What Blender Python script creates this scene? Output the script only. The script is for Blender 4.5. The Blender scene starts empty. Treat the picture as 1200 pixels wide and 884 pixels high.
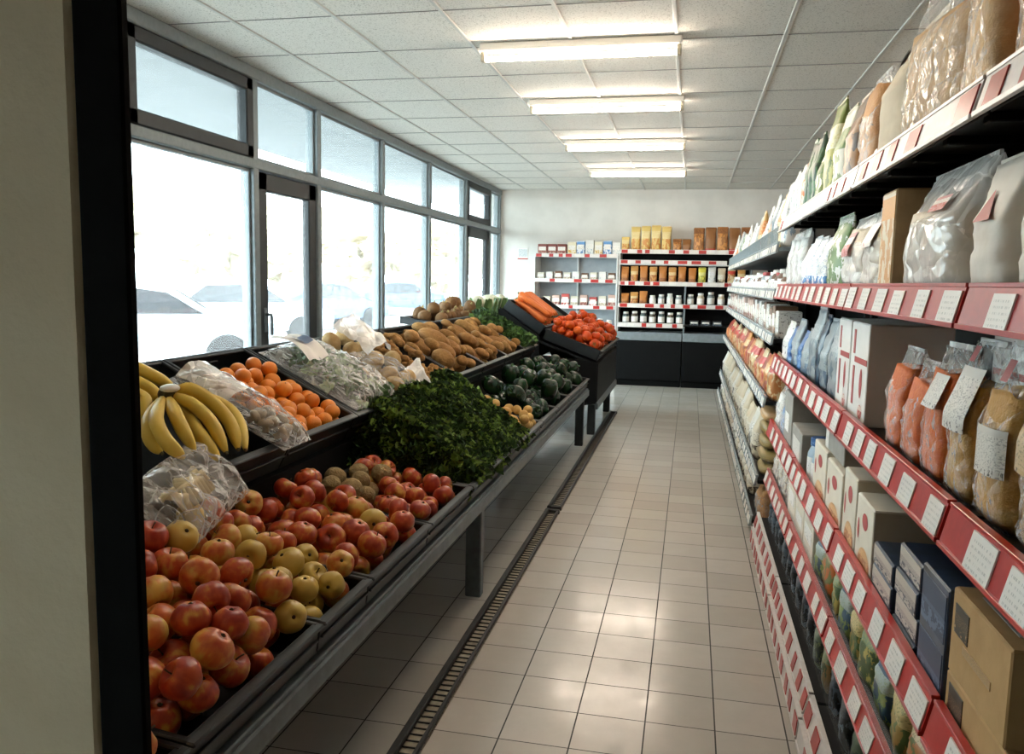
import bpy, math, random
from mathutils import Vector, Matrix
R = random.Random(7)
PI = math.pi
col = bpy.context.scene.collection
scene = bpy.context.scene

# ------------------------------------------------------------------ helpers
def lin(h):
    h = h.lstrip('#'); v = [int(h[i:i+2], 16)/255 for i in (0, 2, 4)]
    return tuple((c/12.92 if c <= .04045 else ((c+.055)/1.055)**2.4) for c in v) + (1,)

class MB:
    def __init__(s): s.v = []; s.f = []
    def add(s, vs, fs, M=None):
        b = len(s.v)
        s.v += [tuple(M @ Vector(p)) if M else tuple(p) for p in vs]
        s.f += [tuple(i+b for i in f) for f in fs]
        return s
    def box(s, x0, x1, y0, y1, z0, z1, M=None):
        vs = [(x, y, z) for z in (z0, z1) for y in (y0, y1) for x in (x0, x1)]
        return s.add(vs, [(0,2,3,1),(4,5,7,6),(0,1,5,4),(2,6,7,3),(0,4,6,2),(1,3,7,5)], M)
    def cbox(s, x0, x1, y0, y1, z0, z1, c=.004, M=None):
        c = min(c, (x1-x0)*.45, (y1-y0)*.45, (z1-z0)*.45)
        X = ((x0, x0+c), (x1, x1-c)); Y = ((y0, y0+c), (y1, y1-c)); Z = ((z0, z0+c), (z1, z1-c))
        vs = []; ix = {}
        for i in (0, 1):
            for j in (0, 1):
                for k in (0, 1):
                    for a in (0, 1, 2):
                        ix[i, j, k, a] = len(vs)
                        vs.append((X[i][0 if a == 0 else 1], Y[j][0 if a == 1 else 1], Z[k][0 if a == 2 else 1]))
        fs = []
        q = lambda *t: fs.append(tuple(ix[u] for u in t))
        for i in (0, 1):
            t = [(i,0,0,0),(i,0,1,0),(i,1,1,0),(i,1,0,0)]; q(*(t if i == 0 else t[::-1]))
            t = [(0,i,0,1),(1,i,0,1),(1,i,1,1),(0,i,1,1)]; q(*(t if i == 0 else t[::-1]))
            t = [(0,0,i,2),(0,1,i,2),(1,1,i,2),(1,0,i,2)]; q(*(t if i == 0 else t[::-1]))
        for i in (0, 1):
            for j in (0, 1):
                q((i,j,0,0),(i,j,0,1),(i,j,1,1),(i,j,1,0)); q((i,0,j,0),(i,0,j,2),(i,1,j,2),(i,1,j,0)); q((0,i,j,1),(0,i,j,2),(1,i,j,2),(1,i,j,1))
                for k in (0, 1): q((i,j,k,0),(i,j,k,1),(i,j,k,2))
        return s.add(vs, fs, M)
    def lathe(s, prof, n=20, M=None, cap=True):
        vs = []; fs = []
        for r, z in prof:
            for i in range(n):
                a = 2*PI*i/n; vs.append((r*math.cos(a), r*math.sin(a), z))
        m = len(prof)
        for j in range(m-1):
            for i in range(n):
                fs.append((j*n+i, j*n+(i+1) % n, (j+1)*n+(i+1) % n, (j+1)*n+i))
        if cap:
            fs.append(tuple(range(n))[::-1]); fs.append(tuple((m-1)*n+i for i in range(n)))
        return s.add(vs, fs, M)
    def tube(s, pts, rad, n=8, M=None):
        pts = [Vector(p) for p in pts]; m = len(pts)
        if not hasattr(rad, '__len__'): rad = [rad]*m
        vs = []; fs = []; up = None
        for j, p in enumerate(pts):
            t = (pts[min(j+1, m-1)]-pts[max(j-1, 0)]).normalized()
            if up is None:
                up = t.orthogonal().normalized()
            up = (up-t*up.dot(t)).normalized(); w = t.cross(up)
            for i in range(n):
                a = 2*PI*i/n; vs.append(p+(up*math.cos(a)+w*math.sin(a))*rad[j])
        for j in range(m-1):
            for i in range(n):
                fs.append((j*n+i, j*n+(i+1) % n, (j+1)*n+(i+1) % n, (j+1)*n+i))
        fs.append(tuple(range(n))[::-1]); fs.append(tuple((m-1)*n+i for i in range(n)))
        return s.add(vs, fs, M)
    def grid(s, fn, nu, nv, M=None, wrap=False):
        vs = [fn(i/nu, j/nv) for j in range(nv+1) for i in range(nu+1)]
        fs = [(j*(nu+1)+i, j*(nu+1)+i+1, (j+1)*(nu+1)+i+1, (j+1)*(nu+1)+i) for j in range(nv) for i in range(nu)]
        return s.add(vs, fs, M)
    def ball(s, fn, nu=16, nv=10, M=None):
        # fn(direction vector) -> point
        vs = [fn(Vector((0, 0, -1)))]; fs = []
        for j in range(1, nv):
            t = PI*j/nv
            for i in range(nu):
                a = 2*PI*i/nu
                vs.append(fn(Vector((math.sin(t)*math.cos(a), math.sin(t)*math.sin(a), -math.cos(t)))))
        vs.append(fn(Vector((0, 0, 1)))); e = len(vs)-1
        for i in range(nu):
            k = (i+1) % nu
            fs.append((0, 1+k, 1+i)); fs.append((e, 1+(nv-2)*nu+i, 1+(nv-2)*nu+k))
            for j in range(nv-2):
                fs.append((1+j*nu+i, 1+j*nu+k, 1+(j+1)*nu+k, 1+(j+1)*nu+i))
        return s.add(vs, fs, M)
    def mesh(s, name, m=None, smooth=False):
        me = bpy.data.meshes.new(name); me.from_pydata(s.v, [], s.f); me.update()
        if m: me.materials.append(m)
        if smooth: me.polygons.foreach_set('use_smooth', [True]*len(me.polygons))
        return me
    def build(s, name, m, parent=None, smooth=False, M=None):
        return ob(name, s.mesh(name, m, smooth), parent, M)

def ob(name, me, parent=None, M=None):
    o = bpy.data.objects.new(name, me); col.objects.link(o)
    if parent: o.parent = parent
    if M is not None: o.matrix_local = M
    return o
def tag(o, label, cat, group=None):
    o['label'] = label; o['category'] = cat
    if group: o['group'] = group
    return o
def struct(o): o['kind'] = 'structure'; return o
def thing(name, label, cat, M=None, group=None):
    return tag(ob(name, None, None, M if M is not None else Matrix()), label, cat, group)
def dup(o, parent=None, M=None):
    c = o.copy(); col.objects.link(c)
    if parent: c.parent = parent
    if M is not None: c.matrix_local = M
    for ch in o.children: dup(ch, c)
    return c
T = lambda x, y, z: Matrix.Translation((x, y, z))
def RZ(a): return Matrix.Rotation(a, 4, 'Z')
def RX(a): return Matrix.Rotation(a, 4, 'X')
def RY(a): return Matrix.Rotation(a, 4, 'Y')
def S3(x, y, z): return Matrix.Diagonal((x, y, z, 1))
ORD = ['first','second','third','fourth','fifth','sixth','seventh','eighth','ninth','tenth','eleventh','twelfth','thirteenth','fourteenth','fifteenth','sixteenth','seventeenth','eighteenth','nineteenth','twentieth','twenty-first','twenty-second','twenty-third','twenty-fourth','twenty-fifth','twenty-sixth','twenty-seventh','twenty-eighth','twenty-ninth','thirtieth']

# ------------------------------------------------------------------ camera
RV = Vector((0.97692349, 0.21268823, 0.01960118)); DV = Vector((0.04383709, -0.10984088, -0.99298202)); FV = Vector((-0.20904258, 0.97092672, -0.11662977))
EYE = Vector((0, 0, 1.573)); FPX = 960.0
cam = bpy.data.cameras.new('camera'); cam.sensor_width = 36; cam.lens = FPX/1200*36; cam.clip_start = .05; cam.clip_end = 400
co = bpy.data.objects.new('camera', cam); col.objects.link(co); scene.camera = co
mc = Matrix((( RV.x, -DV.x, -FV.x), (RV.y, -DV.y, -FV.y), (RV.z, -DV.z, -FV.z))).to_4x4()
co.matrix_world = T(*EYE) @ mc
def ray(px, py): return RV*((px-600)/FPX)+DV*((py-442)/FPX)+FV
def on(px, py, ax, v):
    d = ray(px, py); return EYE+d*((v-EYE[ax])/d[ax])
def onpl(px, py, p0, n):
    d = ray(px, py); return EYE+d*((p0-EYE).dot(n)/d.dot(n))
def pix(p, e=None):
    q = Vector(p)-(e or EYE); z = q.dot(FV); return 600+FPX*q.dot(RV)/z, 442+FPX*q.dot(DV)/z

# ------------------------------------------------------------------ materials
def newmat(name):
    m = bpy.data.materials.new(name); m.use_nodes = True
    nt = m.node_tree; b = nt.nodes['Principled BSDF']; return m, nt, b
def N(nt, t, **k):
    n = nt.nodes.new(t)
    for a, v in k.items():
        if a in n.inputs.keys(): n.inputs[a].default_value = v
        else: setattr(n, a, v)
    return n
def mix(nt, f, a, b):
    n = nt.nodes.new('ShaderNodeMix'); n.data_type = 'RGBA'
    for s, v in ((n.inputs[0], f), (n.inputs[6], a), (n.inputs[7], b)):
        if hasattr(v, 'links'): nt.links.new(v, s)
        else: s.default_value = v
    return n.outputs[2]
def mth(nt, op, a, b=None):
    n = nt.nodes.new('ShaderNodeMath'); n.operation = op
    for s, v in ((n.inputs[0], a), (n.inputs[1], b)):
        if v is None: continue
        if hasattr(v, 'links'): nt.links.new(v, s)
        else: s.default_value = v
    return n.outputs[0]
def coords(nt, kind='Object', scale=None):
    t = nt.nodes.new('ShaderNodeTexCoord').outputs[kind]
    if scale:
        mp = nt.nodes.new('ShaderNodeMapping'); mp.inputs['Scale'].default_value = scale; nt.links.new(t, mp.inputs[0]); t = mp.outputs[0]
    return t
def ramp(nt, f, stops):
    r = nt.nodes.new('ShaderNodeValToRGB'); e = r.color_ramp.elements
    while len(e) < len(stops): e.new(.5)
    for k, (p, c) in zip(e, stops): k.position = p; k.color = c
    nt.links.new(f, r.inputs[0]); return r.outputs[0]
def noise(nt, vec, scale, detail=3, rough=.6):
    n = nt.nodes.new('ShaderNodeTexNoise'); n.inputs['Scale'].default_value = scale; n.inputs['Detail'].default_value = detail; n.inputs['Roughness'].default_value = rough
    nt.links.new(vec, n.inputs['Vector']); return n.outputs[0]
def bump(nt, b, h, strength=.3, dist=.01):
    n = nt.nodes.new('ShaderNodeBump'); n.inputs['Strength'].default_value = strength; n.inputs['Distance'].default_value = dist
    nt.links.new(h, n.inputs['Height']); nt.links.new(n.outputs[0], b.inputs['Normal'])
def mat(name, c, rough=.5, metal=0, c2=None, sc=20, bmp=0, bsc=60, spec=.5, kind='Object', bd=.004):
    m, nt, b = newmat(name)
    b.inputs['Roughness'].default_value = rough; b.inputs['Metallic'].default_value = metal; b.inputs['Specular IOR Level'].default_value = spec
    if c2:
        v = coords(nt, kind); f = noise(nt, v, sc)
        nt.links.new(ramp(nt, f, [(.35, lin(c)), (.65, lin(c2))]), b.inputs['Base Color'])
    else: b.inputs['Base Color'].default_value = lin(c)
    if bmp:
        bump(nt, b, noise(nt, coords(nt, kind), bsc), bmp, bd)
    return m
def emit(name, c, s):
    m, nt, b = newmat(name); b.inputs['Base Color'].default_value = lin(c); b.inputs['Emission Color'].default_value = lin(c); b.inputs['Emission Strength'].default_value = s; return m

def floor_mat():
    m, nt, b = newmat('floor_tiles'); v = coords(nt)
    sx = nt.nodes.new('ShaderNodeSeparateXYZ'); nt.links.new(v, sx.inputs[0])
    def line(o, pitch, off, w):
        f = mth(nt, 'FRACT', mth(nt, 'ADD', mth(nt, 'DIVIDE', mth(nt, 'SUBTRACT', o, off), pitch), 100.5))
        return mth(nt, 'LESS_THAN', mth(nt, 'ABSOLUTE', mth(nt, 'SUBTRACT', f, .5)), w/pitch/2), mth(nt, 'FLOOR', mth(nt, 'ADD', mth(nt, 'DIVIDE', mth(nt, 'SUBTRACT', o, off), pitch), 100))
    lx, ix = line(sx.outputs[0], .245, -.5845, .0052); ly, iy = line(sx.outputs[1], .2357, 4.0171, .0042)
    g = mth(nt, 'MAXIMUM', lx, ly)
    wn = nt.nodes.new('ShaderNodeTexWhiteNoise'); wn.noise_dimensions = '2D'
    cb = nt.nodes.new('ShaderNodeCombineXYZ'); nt.links.new(ix, cb.inputs[0]); nt.links.new(iy, cb.inputs[1]); nt.links.new(cb.outputs[0], wn.inputs['Vector'])
    base = mix(nt, wn.outputs[0], lin('#beb9b1'), lin('#cac6bf'))
    n1 = noise(nt, v, 9, 5); base = mix(nt, mth(nt, 'MULTIPLY', n1, .35), base, lin('#98938b'))
    nt.links.new(mix(nt, g, base, lin('#171513')), b.inputs['Base Color'])
    nt.links.new(mth(nt, 'ADD', mth(nt, 'MULTIPLY', g, .4), mth(nt, 'MULTIPLY', n1, .35)), b.inputs['Roughness'])
    bump(nt, b, mth(nt, 'SUBTRACT', 1, g), .4, .002)
    return m
def ceil_mat():
    m, nt, b = newmat('ceiling_tiles'); v = coords(nt)
    f = noise(nt, v, 130, 2, .5)
    nt.links.new(ramp(nt, f, [(.3, lin('#9c988f')), (.42, lin('#dddad2')), (.7, lin('#e2dfd8'))]), b.inputs['Base Color'])
    b.inputs['Roughness'].default_value = .9; bump(nt, b, f, .3, .004); return m
def glass_mat(name='window_glass', glare_veil=.03, tint='#eef6f6'):
    m, nt, b = newmat(name)
    tr = nt.nodes.new('ShaderNodeBsdfTransparent'); tr.inputs[0].default_value = lin(tint)
    gl = nt.nodes.new('ShaderNodeBsdfGlossy'); gl.inputs['Roughness'].default_value = .02
    tl = nt.nodes.new('ShaderNodeBsdfTranslucent'); tl.inputs[0].default_value = lin('#f4f2f2')
    lw = nt.nodes.new('ShaderNodeLayerWeight'); lw.inputs[0].default_value = .5
    fr = mth(nt, 'ADD', mth(nt, 'MULTIPLY', mth(nt, 'POWER', lw.outputs['Facing'], 5), .85), .035)
    m1 = nt.nodes.new('ShaderNodeMixShader'); m2 = nt.nodes.new('ShaderNodeMixShader')
    m1.inputs[0].default_value = glare_veil; nt.links.new(tr.outputs[0], m1.inputs[1]); nt.links.new(tl.outputs[0], m1.inputs[2])  # translucent share imitates the haze of glare over the panes
    nt.links.new(fr, m2.inputs[0]); nt.links.new(m1.outputs[0], m2.inputs[1]); nt.links.new(gl.outputs[0], m2.inputs[2])
    nt.links.new(m2.outputs[0], nt.nodes['Material Output'].inputs[0]); return m
def film_mat(name='clear_film', base=.12, c='#f4f2ee', gloss=.55, sc=28, fold_glint=.22):
    # crinkled plastic: angular folds from a warped cell pattern
    m, nt, b = newmat(name)
    v = coords(nt); f = noise(nt, v, sc*.6, 3, .6)
    nv = nt.nodes.new('ShaderNodeTexNoise'); nv.inputs['Scale'].default_value = sc*.5; nt.links.new(v, nv.inputs['Vector'])
    va = nt.nodes.new('ShaderNodeVectorMath'); va.operation = 'MULTIPLY_ADD'; nt.links.new(nv.outputs['Color'], va.inputs[0]); va.inputs[1].default_value = (.09, .09, .09); nt.links.new(v, va.inputs[2])
    vo = nt.nodes.new('ShaderNodeTexVoronoi'); vo.feature = 'DISTANCE_TO_EDGE'; vo.inputs['Scale'].default_value = sc; nt.links.new(va.outputs[0], vo.inputs['Vector'])
    h = mth(nt, 'ADD', vo.outputs[0], f)
    bp = nt.nodes.new('ShaderNodeBump'); bp.inputs['Strength'].default_value = .8; bp.inputs['Distance'].default_value = .03; nt.links.new(h, bp.inputs['Height'])
    b.inputs['Base Color'].default_value = lin(c); b.inputs['Roughness'].default_value = .14; b.inputs['Specular IOR Level'].default_value = 1
    nt.links.new(bp.outputs[0], b.inputs['Normal'])
    tr = nt.nodes.new('ShaderNodeBsdfTransparent'); mx = nt.nodes.new('ShaderNodeMixShader')
    lw = nt.nodes.new('ShaderNodeLayerWeight'); lw.inputs[0].default_value = .5; nt.links.new(bp.outputs[0], lw.inputs['Normal'])
    k = mth(nt, 'ADD', mth(nt, 'MULTIPLY', mth(nt, 'POWER', lw.outputs['Facing'], 2.2), gloss), base)
    cr = mth(nt, 'MULTIPLY', mth(nt, 'MULTIPLY', mth(nt, 'LESS_THAN', vo.outputs[0], .035), mth(nt, 'GREATER_THAN', f, .5)), fold_glint)  # painted highlights: whiter, more opaque lines along the fold edges
    nt.links.new(mth(nt, 'MINIMUM', mth(nt, 'ADD', k, cr), 1), mx.inputs[0])
    nt.links.new(tr.outputs[0], mx.inputs[1]); nt.links.new(b.outputs[0], mx.inputs[2]); nt.links.new(mx.outputs[0], nt.nodes['Material Output'].inputs[0]); return m
def lip_mat():
    m, nt, b = newmat('clear_lip_plastic'); b.inputs['Roughness'].default_value = .1; b.inputs['Base Color'].default_value = lin('#dfe4e4')
    tr = nt.nodes.new('ShaderNodeBsdfTransparent'); mx = nt.nodes.new('ShaderNodeMixShader'); mx.inputs[0].default_value = .08
    nt.links.new(tr.outputs[0], mx.inputs[1]); nt.links.new(b.outputs[0], mx.inputs[2]); nt.links.new(mx.outputs[0], nt.nodes['Material Output'].inputs[0]); return m
def tag_mat():
    # white card with small dark strokes like print
    m, nt, b = newmat('price_card'); v = coords(nt, 'Generated')
    s = nt.nodes.new('ShaderNodeSeparateXYZ'); nt.links.new(v, s.inputs[0])
    oi = nt.nodes.new('ShaderNodeObjectInfo')
    y, z = s.outputs[1], s.outputs[2]
    rows = mth(nt, 'GREATER_THAN', mth(nt, 'FRACT', mth(nt, 'MULTIPLY', z, 6.0)), .6)
    cb = nt.nodes.new('ShaderNodeCombineXYZ'); nt.links.new(mth(nt, 'MULTIPLY', y, 26), cb.inputs[0]); nt.links.new(mth(nt, 'FLOOR', mth(nt, 'MULTIPLY', z, 6.0)), cb.inputs[1]); nt.links.new(mth(nt, 'MULTIPLY', oi.outputs['Random'], 40), cb.inputs[2])
    st = mth(nt, 'GREATER_THAN', noise(nt, cb.outputs[0], 1.0, 2), .52)
    ins = mth(nt, 'MULTIPLY', mth(nt, 'LESS_THAN', mth(nt, 'ABSOLUTE', mth(nt, 'SUBTRACT', y, .5)), .4), mth(nt, 'LESS_THAN', mth(nt, 'ABSOLUTE', mth(nt, 'SUBTRACT', z, .5)), .42))
    f = mth(nt, 'MULTIPLY', mth(nt, 'MULTIPLY', rows, st), mth(nt, 'MULTIPLY', ins, .38))
    nt.links.new(mix(nt, f, lin('#ded9d2'), lin('#2c2a2a')), b.inputs['Base Color']); b.inputs['Roughness'].default_value = .35
    return m
def print_mat(name, c1, c2, c3='#efece6', band=(.55, .8), blotch=.5, rough=.4, bsc=5, seed=0.0):
    # printed packaging: base colour, colour band, blotches of picture
    m, nt, b = newmat(name); v = coords(nt, 'Generated')
    s = nt.nodes.new('ShaderNodeSeparateXYZ'); nt.links.new(v, s.inputs[0]); z = s.outputs[2]
    oi = nt.nodes.new('ShaderNodeObjectInfo')
    va = nt.nodes.new('ShaderNodeVectorMath'); va.operation = 'ADD'; nt.links.new(v, va.inputs[0])
    cb = nt.nodes.new('ShaderNodeCombineXYZ'); nt.links.new(mth(nt, 'MULTIPLY', oi.outputs['Random'], 30), cb.inputs[0]); cb.inputs[1].default_value = seed; nt.links.new(cb.outputs[0], va.inputs[1])
    bl = mth(nt, 'GREATER_THAN', noise(nt, va.outputs[0], bsc, 3), blotch)
    inb = mth(nt, 'MULTIPLY', mth(nt, 'GREATER_THAN', z, band[0]), mth(nt, 'LESS_THAN', z, band[1]))
    low = mth(nt, 'MULTIPLY', bl, mth(nt, 'LESS_THAN', z, band[0]))
    c = mix(nt, low, lin(c1), lin(c2)); c = mix(nt, inb, c, lin(c3))
    strokes = mth(nt, 'MULTIPLY', mth(nt, 'MULTIPLY', inb, mth(nt, 'GREATER_THAN', noise(nt, coords(nt, 'Generated', (3, 18, 30)), 1.2, 2), .56)), .5)
    c = mix(nt, strokes, c, lin(c2))
    nt.links.new(c, b.inputs['Base Color']); b.inputs['Roughness'].default_value = rough
    return m
def apple_mat(name, red, mid, yel, bias):
    m, nt, b = newmat(name); v = coords(nt); oi = nt.nodes.new('ShaderNodeObjectInfo')
    va = nt.nodes.new('ShaderNodeVectorMath'); va.operation = 'ADD'; nt.links.new(v, va.inputs[0])
    cb = nt.nodes.new('ShaderNodeCombineXYZ'); nt.links.new(mth(nt, 'MULTIPLY', oi.outputs['Random'], 9), cb.inputs[0]); nt.links.new(cb.outputs[0], va.inputs[1])
    n1 = noise(nt, va.outputs[0], .95, 2)
    n2 = noise(nt, coords(nt, 'Object', (5, 5, .7)), 1, 4)
    f = mth(nt, 'ADD', mth(nt, 'ADD', mth(nt, 'MULTIPLY', n1, 1.3), mth(nt, 'MULTIPLY', n2, .35)), bias)
    nt.links.new(ramp(nt, f, [(.5, lin(yel)), (.72, lin(mid)), (.98, lin(red))]), b.inputs['Base Color'])
    b.inputs['Roughness'].default_value = .32; b.inputs['Specular IOR Level'].default_value = .45; return m
def skin_mat(name, c1, c2, sc=25, rough=.6, bmp=.2, bsc=90, bd=.003, spec=.4, c3=None):
    m, nt, b = newmat(name); v = coords(nt); oi = nt.nodes.new('ShaderNodeObjectInfo')
    f = noise(nt, v, sc, 4)
    c = ramp(nt, f, [(.35, lin(c1)), (.68, lin(c2))])
    c = mix(nt, mth(nt, 'MULTIPLY', oi.outputs['Random'], .5), c, lin(c3 or c1))
    nt.links.new(c, b.inputs['Base Color']); b.inputs['Roughness'].default_value = rough; b.inputs['Specular IOR Level'].default_value = spec
    bump(nt, b, noise(nt, v, bsc, 2), bmp, bd); return m

K = {}
K['floor'] = floor_mat(); K['ceil'] = ceil_mat(); K['glass'] = glass_mat(); K['film'] = film_mat('clear_film', .10, '#f4f2ee', .6, 15); K['film2'] = film_mat('white_film', .42, '#f2f0ec', .4, 13)
K['film3'] = film_mat('thin_film', .05, '#f4f2ee', .5, 15, .09); K['lip'] = lip_mat(); K['film5'] = film_mat('crisp_film', .42, '#f4f1ec', .5, 11); K['film4'] = film_mat('milky_film', .78, '#efedea', .2, 13)
K['wall'] = mat('white_plaster', '#cdcac4', .85, c2='#d6d3cd', sc=3, bmp=.1, bsc=140)
K['pillar'] = mat('pillar_plaster', '#dcc7a4', .9, c2='#e4d0ae', sc=6, bmp=.35, bsc=70)
K['postblack'] = mat('black_steel', '#0d0d0b', .8, c2='#121210', sc=14, spec=.08, bmp=.1, bsc=90)
K['alu'] = mat('grey_aluminium', '#717a7e', .5, .2, c2='#7b8487', sc=30)
K['sash'] = mat('dark_sash', '#1e2326', .55, .1, c2='#252a2d', sc=20)
K['grid'] = mat('ceiling_grid_paint', '#c5c5c0', .6)
K['crate'] = mat('black_crate_plastic', '#171c20', .38, c2='#1d2327', sc=30, bmp=.05, bsc=120)
K['steel'] = mat('grey_painted_steel', '#596165', .42, .3, c2='#677074', sc=18, bmp=.05)
K['darksteel'] = mat('dark_steel', '#1d2021', .5, .2, c2='#26292a', sc=22)
K['deck'] = mat('dark_deck', '#0c0d0e', .7, c2='#101112', sc=10, spec=.15)
K['black'] = mat('black_panel', '#08090a', .6, c2='#0c0d0e', sc=8, spec=.12)
K['shelf'] = mat('black_shelf', '#101112', .5, .1, c2='#151617', sc=20, spec=.2)
K['white_metal'] = mat('white_shelf_metal', '#cfd0cf', .4, c2='#d6d6d4', sc=20)
K['greyback'] = mat('grey_back_panel', '#9fa6ab', .5, c2='#a8aeb2', sc=12)
K['red'] = mat('red_price_rail', '#a8241f', .3, c2='#b32c27', sc=40)
K['railwhite'] = mat('pale_rail', '#d3ccc8', .35, c2='#dcd6d2', sc=40)
K['railclear'] = mat('clear_grey_rail', '#8d979b', .25, c2='#a8b1b4', sc=40)
K['card'] = tag_mat()
K['lampbody'] = mat('lamp_body_white', '#d8d4cc', .5)
K['tubecap'] = mat('tube_cap', '#b9b09c', .4)
K['carton'] = mat('brown_cardboard', '#a5804f', .75, c2='#b08b59', sc=12, bmp=.1, bsc=80)
K['cartondark'] = mat('carton_print', '#2c2519', .7)
K['bluepack'] = mat('blue_black_pack', '#232c3a', .3, c2='#34435a', sc=14)
K['red_ink'] = mat('red_ink', '#a83a34', .5)
K['ivory'] = mat('ivory_card', '#cfc6b4', .6, c2='#d6cdbb', sc=10)
K['whitecard'] = mat('white_card', '#d8d4cd', .55, c2='#dedad4', sc=10)
K['kraft'] = mat('kraft_paper', '#a68a63', .8, c2='#b2966e', sc=15)
K['greybox'] = mat('grey_box', '#8a857c', .6, c2='#979188', sc=15)
K['asphalt'] = mat('parking_paving', '#8d8b88', .85, c2='#9a9895', sc=4)
# ------------------------------------------------------------------ room
XW, YB, CZ, XR, YF = -3.1, 13.1, 3.02, 4.0, -6.0
struct(MB().box(XW-.12, XR, YF, YB, -.1, 0).build('floor', K['floor']))
struct(MB().box(XW-.12, XR, YF, YB, CZ, CZ+.1).build('ceiling', K['ceil']))
g = MB()
for k in range(-6, 12):
    x = -2.63+.62*k
    if XW < x < XR: g.cbox(x-.012, x+.012, YF, YB, CZ-.008, CZ+.004, .003)
struct(g.build('trim_1', K['grid']))
g = MB(); y = 4.44-.71*10
while y < YB:
    if y > YF: g.cbox(XW, XR, y-.004, y+.004, CZ-.0035, CZ+.004, .001)
    y += .71
struct(g.build('trim_2', mat('ceiling_seam', '#8b8985', .7)))
struct(MB().box(XW-.12, XR+.1, YB, YB+.15, 0, CZ).build('wall_back', K['wall']))
struct(MB().box(XR, XR+.12, YF, YB, 0, CZ).build('wall_right', K['wall']))
struct(MB().box(XW-.12, XR+.1, YF-.12, YF, 0, CZ).build('wall_front', mat('brown_wall', '#4a4138', .85, c2='#544a40', sc=3)))
struct(MB().box(XW-.12, XW, YF, -1.3, 0, CZ).box(XW-.12, XW, .5, 3.0, 0, CZ).box(XW-.12, XW, -1.3, .5, 0, 1.1).box(XW-.12, XW, -1.3, .5, 2.0, CZ).box(XW-.12, XW, -.35, .5, 1.1, 2.0).build('wall_left', K['wall']))
struct(MB().box(XW-.10, XW+.02, 3.0, YB, 0, .42).build('wall_left_low', mat('spandrel', '#6d7375', .6, c2='#767c7e', sc=8)))
# glazed facade: bays between mullions, a transom, opening sashes and two doors
MUL = [3.0, 4.02, 5.42, 6.44, 7.90, 9.42, 11.03, 12.40, 13.05]
f = MB()
for y in MUL[1:]: f.cbox(XW-.06, XW+.05, y-.035, y+.035, .42, CZ-.06, .006)
struct(f.build('trim_3', K['alu']))
struct(MB().cbox(XW-.06, XW+.06, 3.0, YB, CZ-.085, CZ, .008).build('trim_4', K['alu']))
struct(MB().cbox(XW-.055, XW+.055, 3.0, YB, 2.325, 2.395, .008).build('trim_5', K['alu']))
def sash(mb, y0, y1, z0, z1, w, xo=.035, c=.008):
    mb.cbox(XW-.03, XW+xo, y0, y1, z0, z0+w, c); mb.cbox(XW-.03, XW+xo, y0, y1, z1-w, z1, c)
    mb.cbox(XW-.03, XW+xo, y0, y0+w, z0, z1, c); mb.cbox(XW-.03, XW+xo, y1-w, y1, z0, z1, c)
n = 1; w = struct(ob('window_1', None)); fr = MB(); sash(fr, -1.3, -.35, 1.1, 2.0, .06); fr.build('window_frame', K['alu'], w)  # unseen window behind the camera, added to light the pillar
MB().box(XW-.004, XW+.004, -1.25, -.40, 1.15, 1.95).build('glass_pane', K['glass'], w)
for i in range(len(MUL)-1):
    y0, y1 = MUL[i]+.035, MUL[i+1]-.035
    door = i in (2, 6)
    for (z0, z1, up) in ((.42, 2.325, False), (2.395, CZ-.085, True)):
        if door and not up:
            d = struct(ob('door_%d' % (1 if i == 2 else 2), None)); fr = MB(); sash(fr, y0+.006, y1-.006, .03, 2.318, .13 if i == 2 else .14)
            fr.build('door_frame', K['sash'], d); MB().box(XW-.004, XW+.004, y0+.12, y1-.12, .14, 2.2).build('glass_pane', K['glass'], d)
            h = MB().tube([(XW+.035, y0+.08, 1.29), (XW+.085, y0+.08, 1.29), (XW+.09, y0+.08, 1.27), (XW+.09, y0+.08, 1.14)], .011, 10).cbox(XW+.033, XW+.045, y0+.06, y0+.10, 1.16, 1.34, .004)
            h.build('door_handle', K['alu'], d, True)
            continue
        n += 1; w = struct(ob('window_%d' % n, None))
        dark = up and i in (1, 6); fr = MB()
        sash(fr, y0, y1, z0, z1, .09 if dark else .022, .055 if dark else .02, .01 if dark else .004)
        fr.build('window_frame', K['sash'] if dark else K['alu'], w)
        MB().box(XW-.004, XW+.004, y0+.015, y1-.015, z0+.015, z1-.015).build('glass_pane', K['glass'], w)
# foreground pillar with a black steel post on its aisle side
struct(MB().cbox(-1.9, -.667, .80, .86, 0, CZ, .01).build('pillar', K['pillar']))
struct(MB().cbox(-.668, -.607, .80, .815, 0, CZ, .003).build('pillar_post', K['postblack']))
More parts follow.
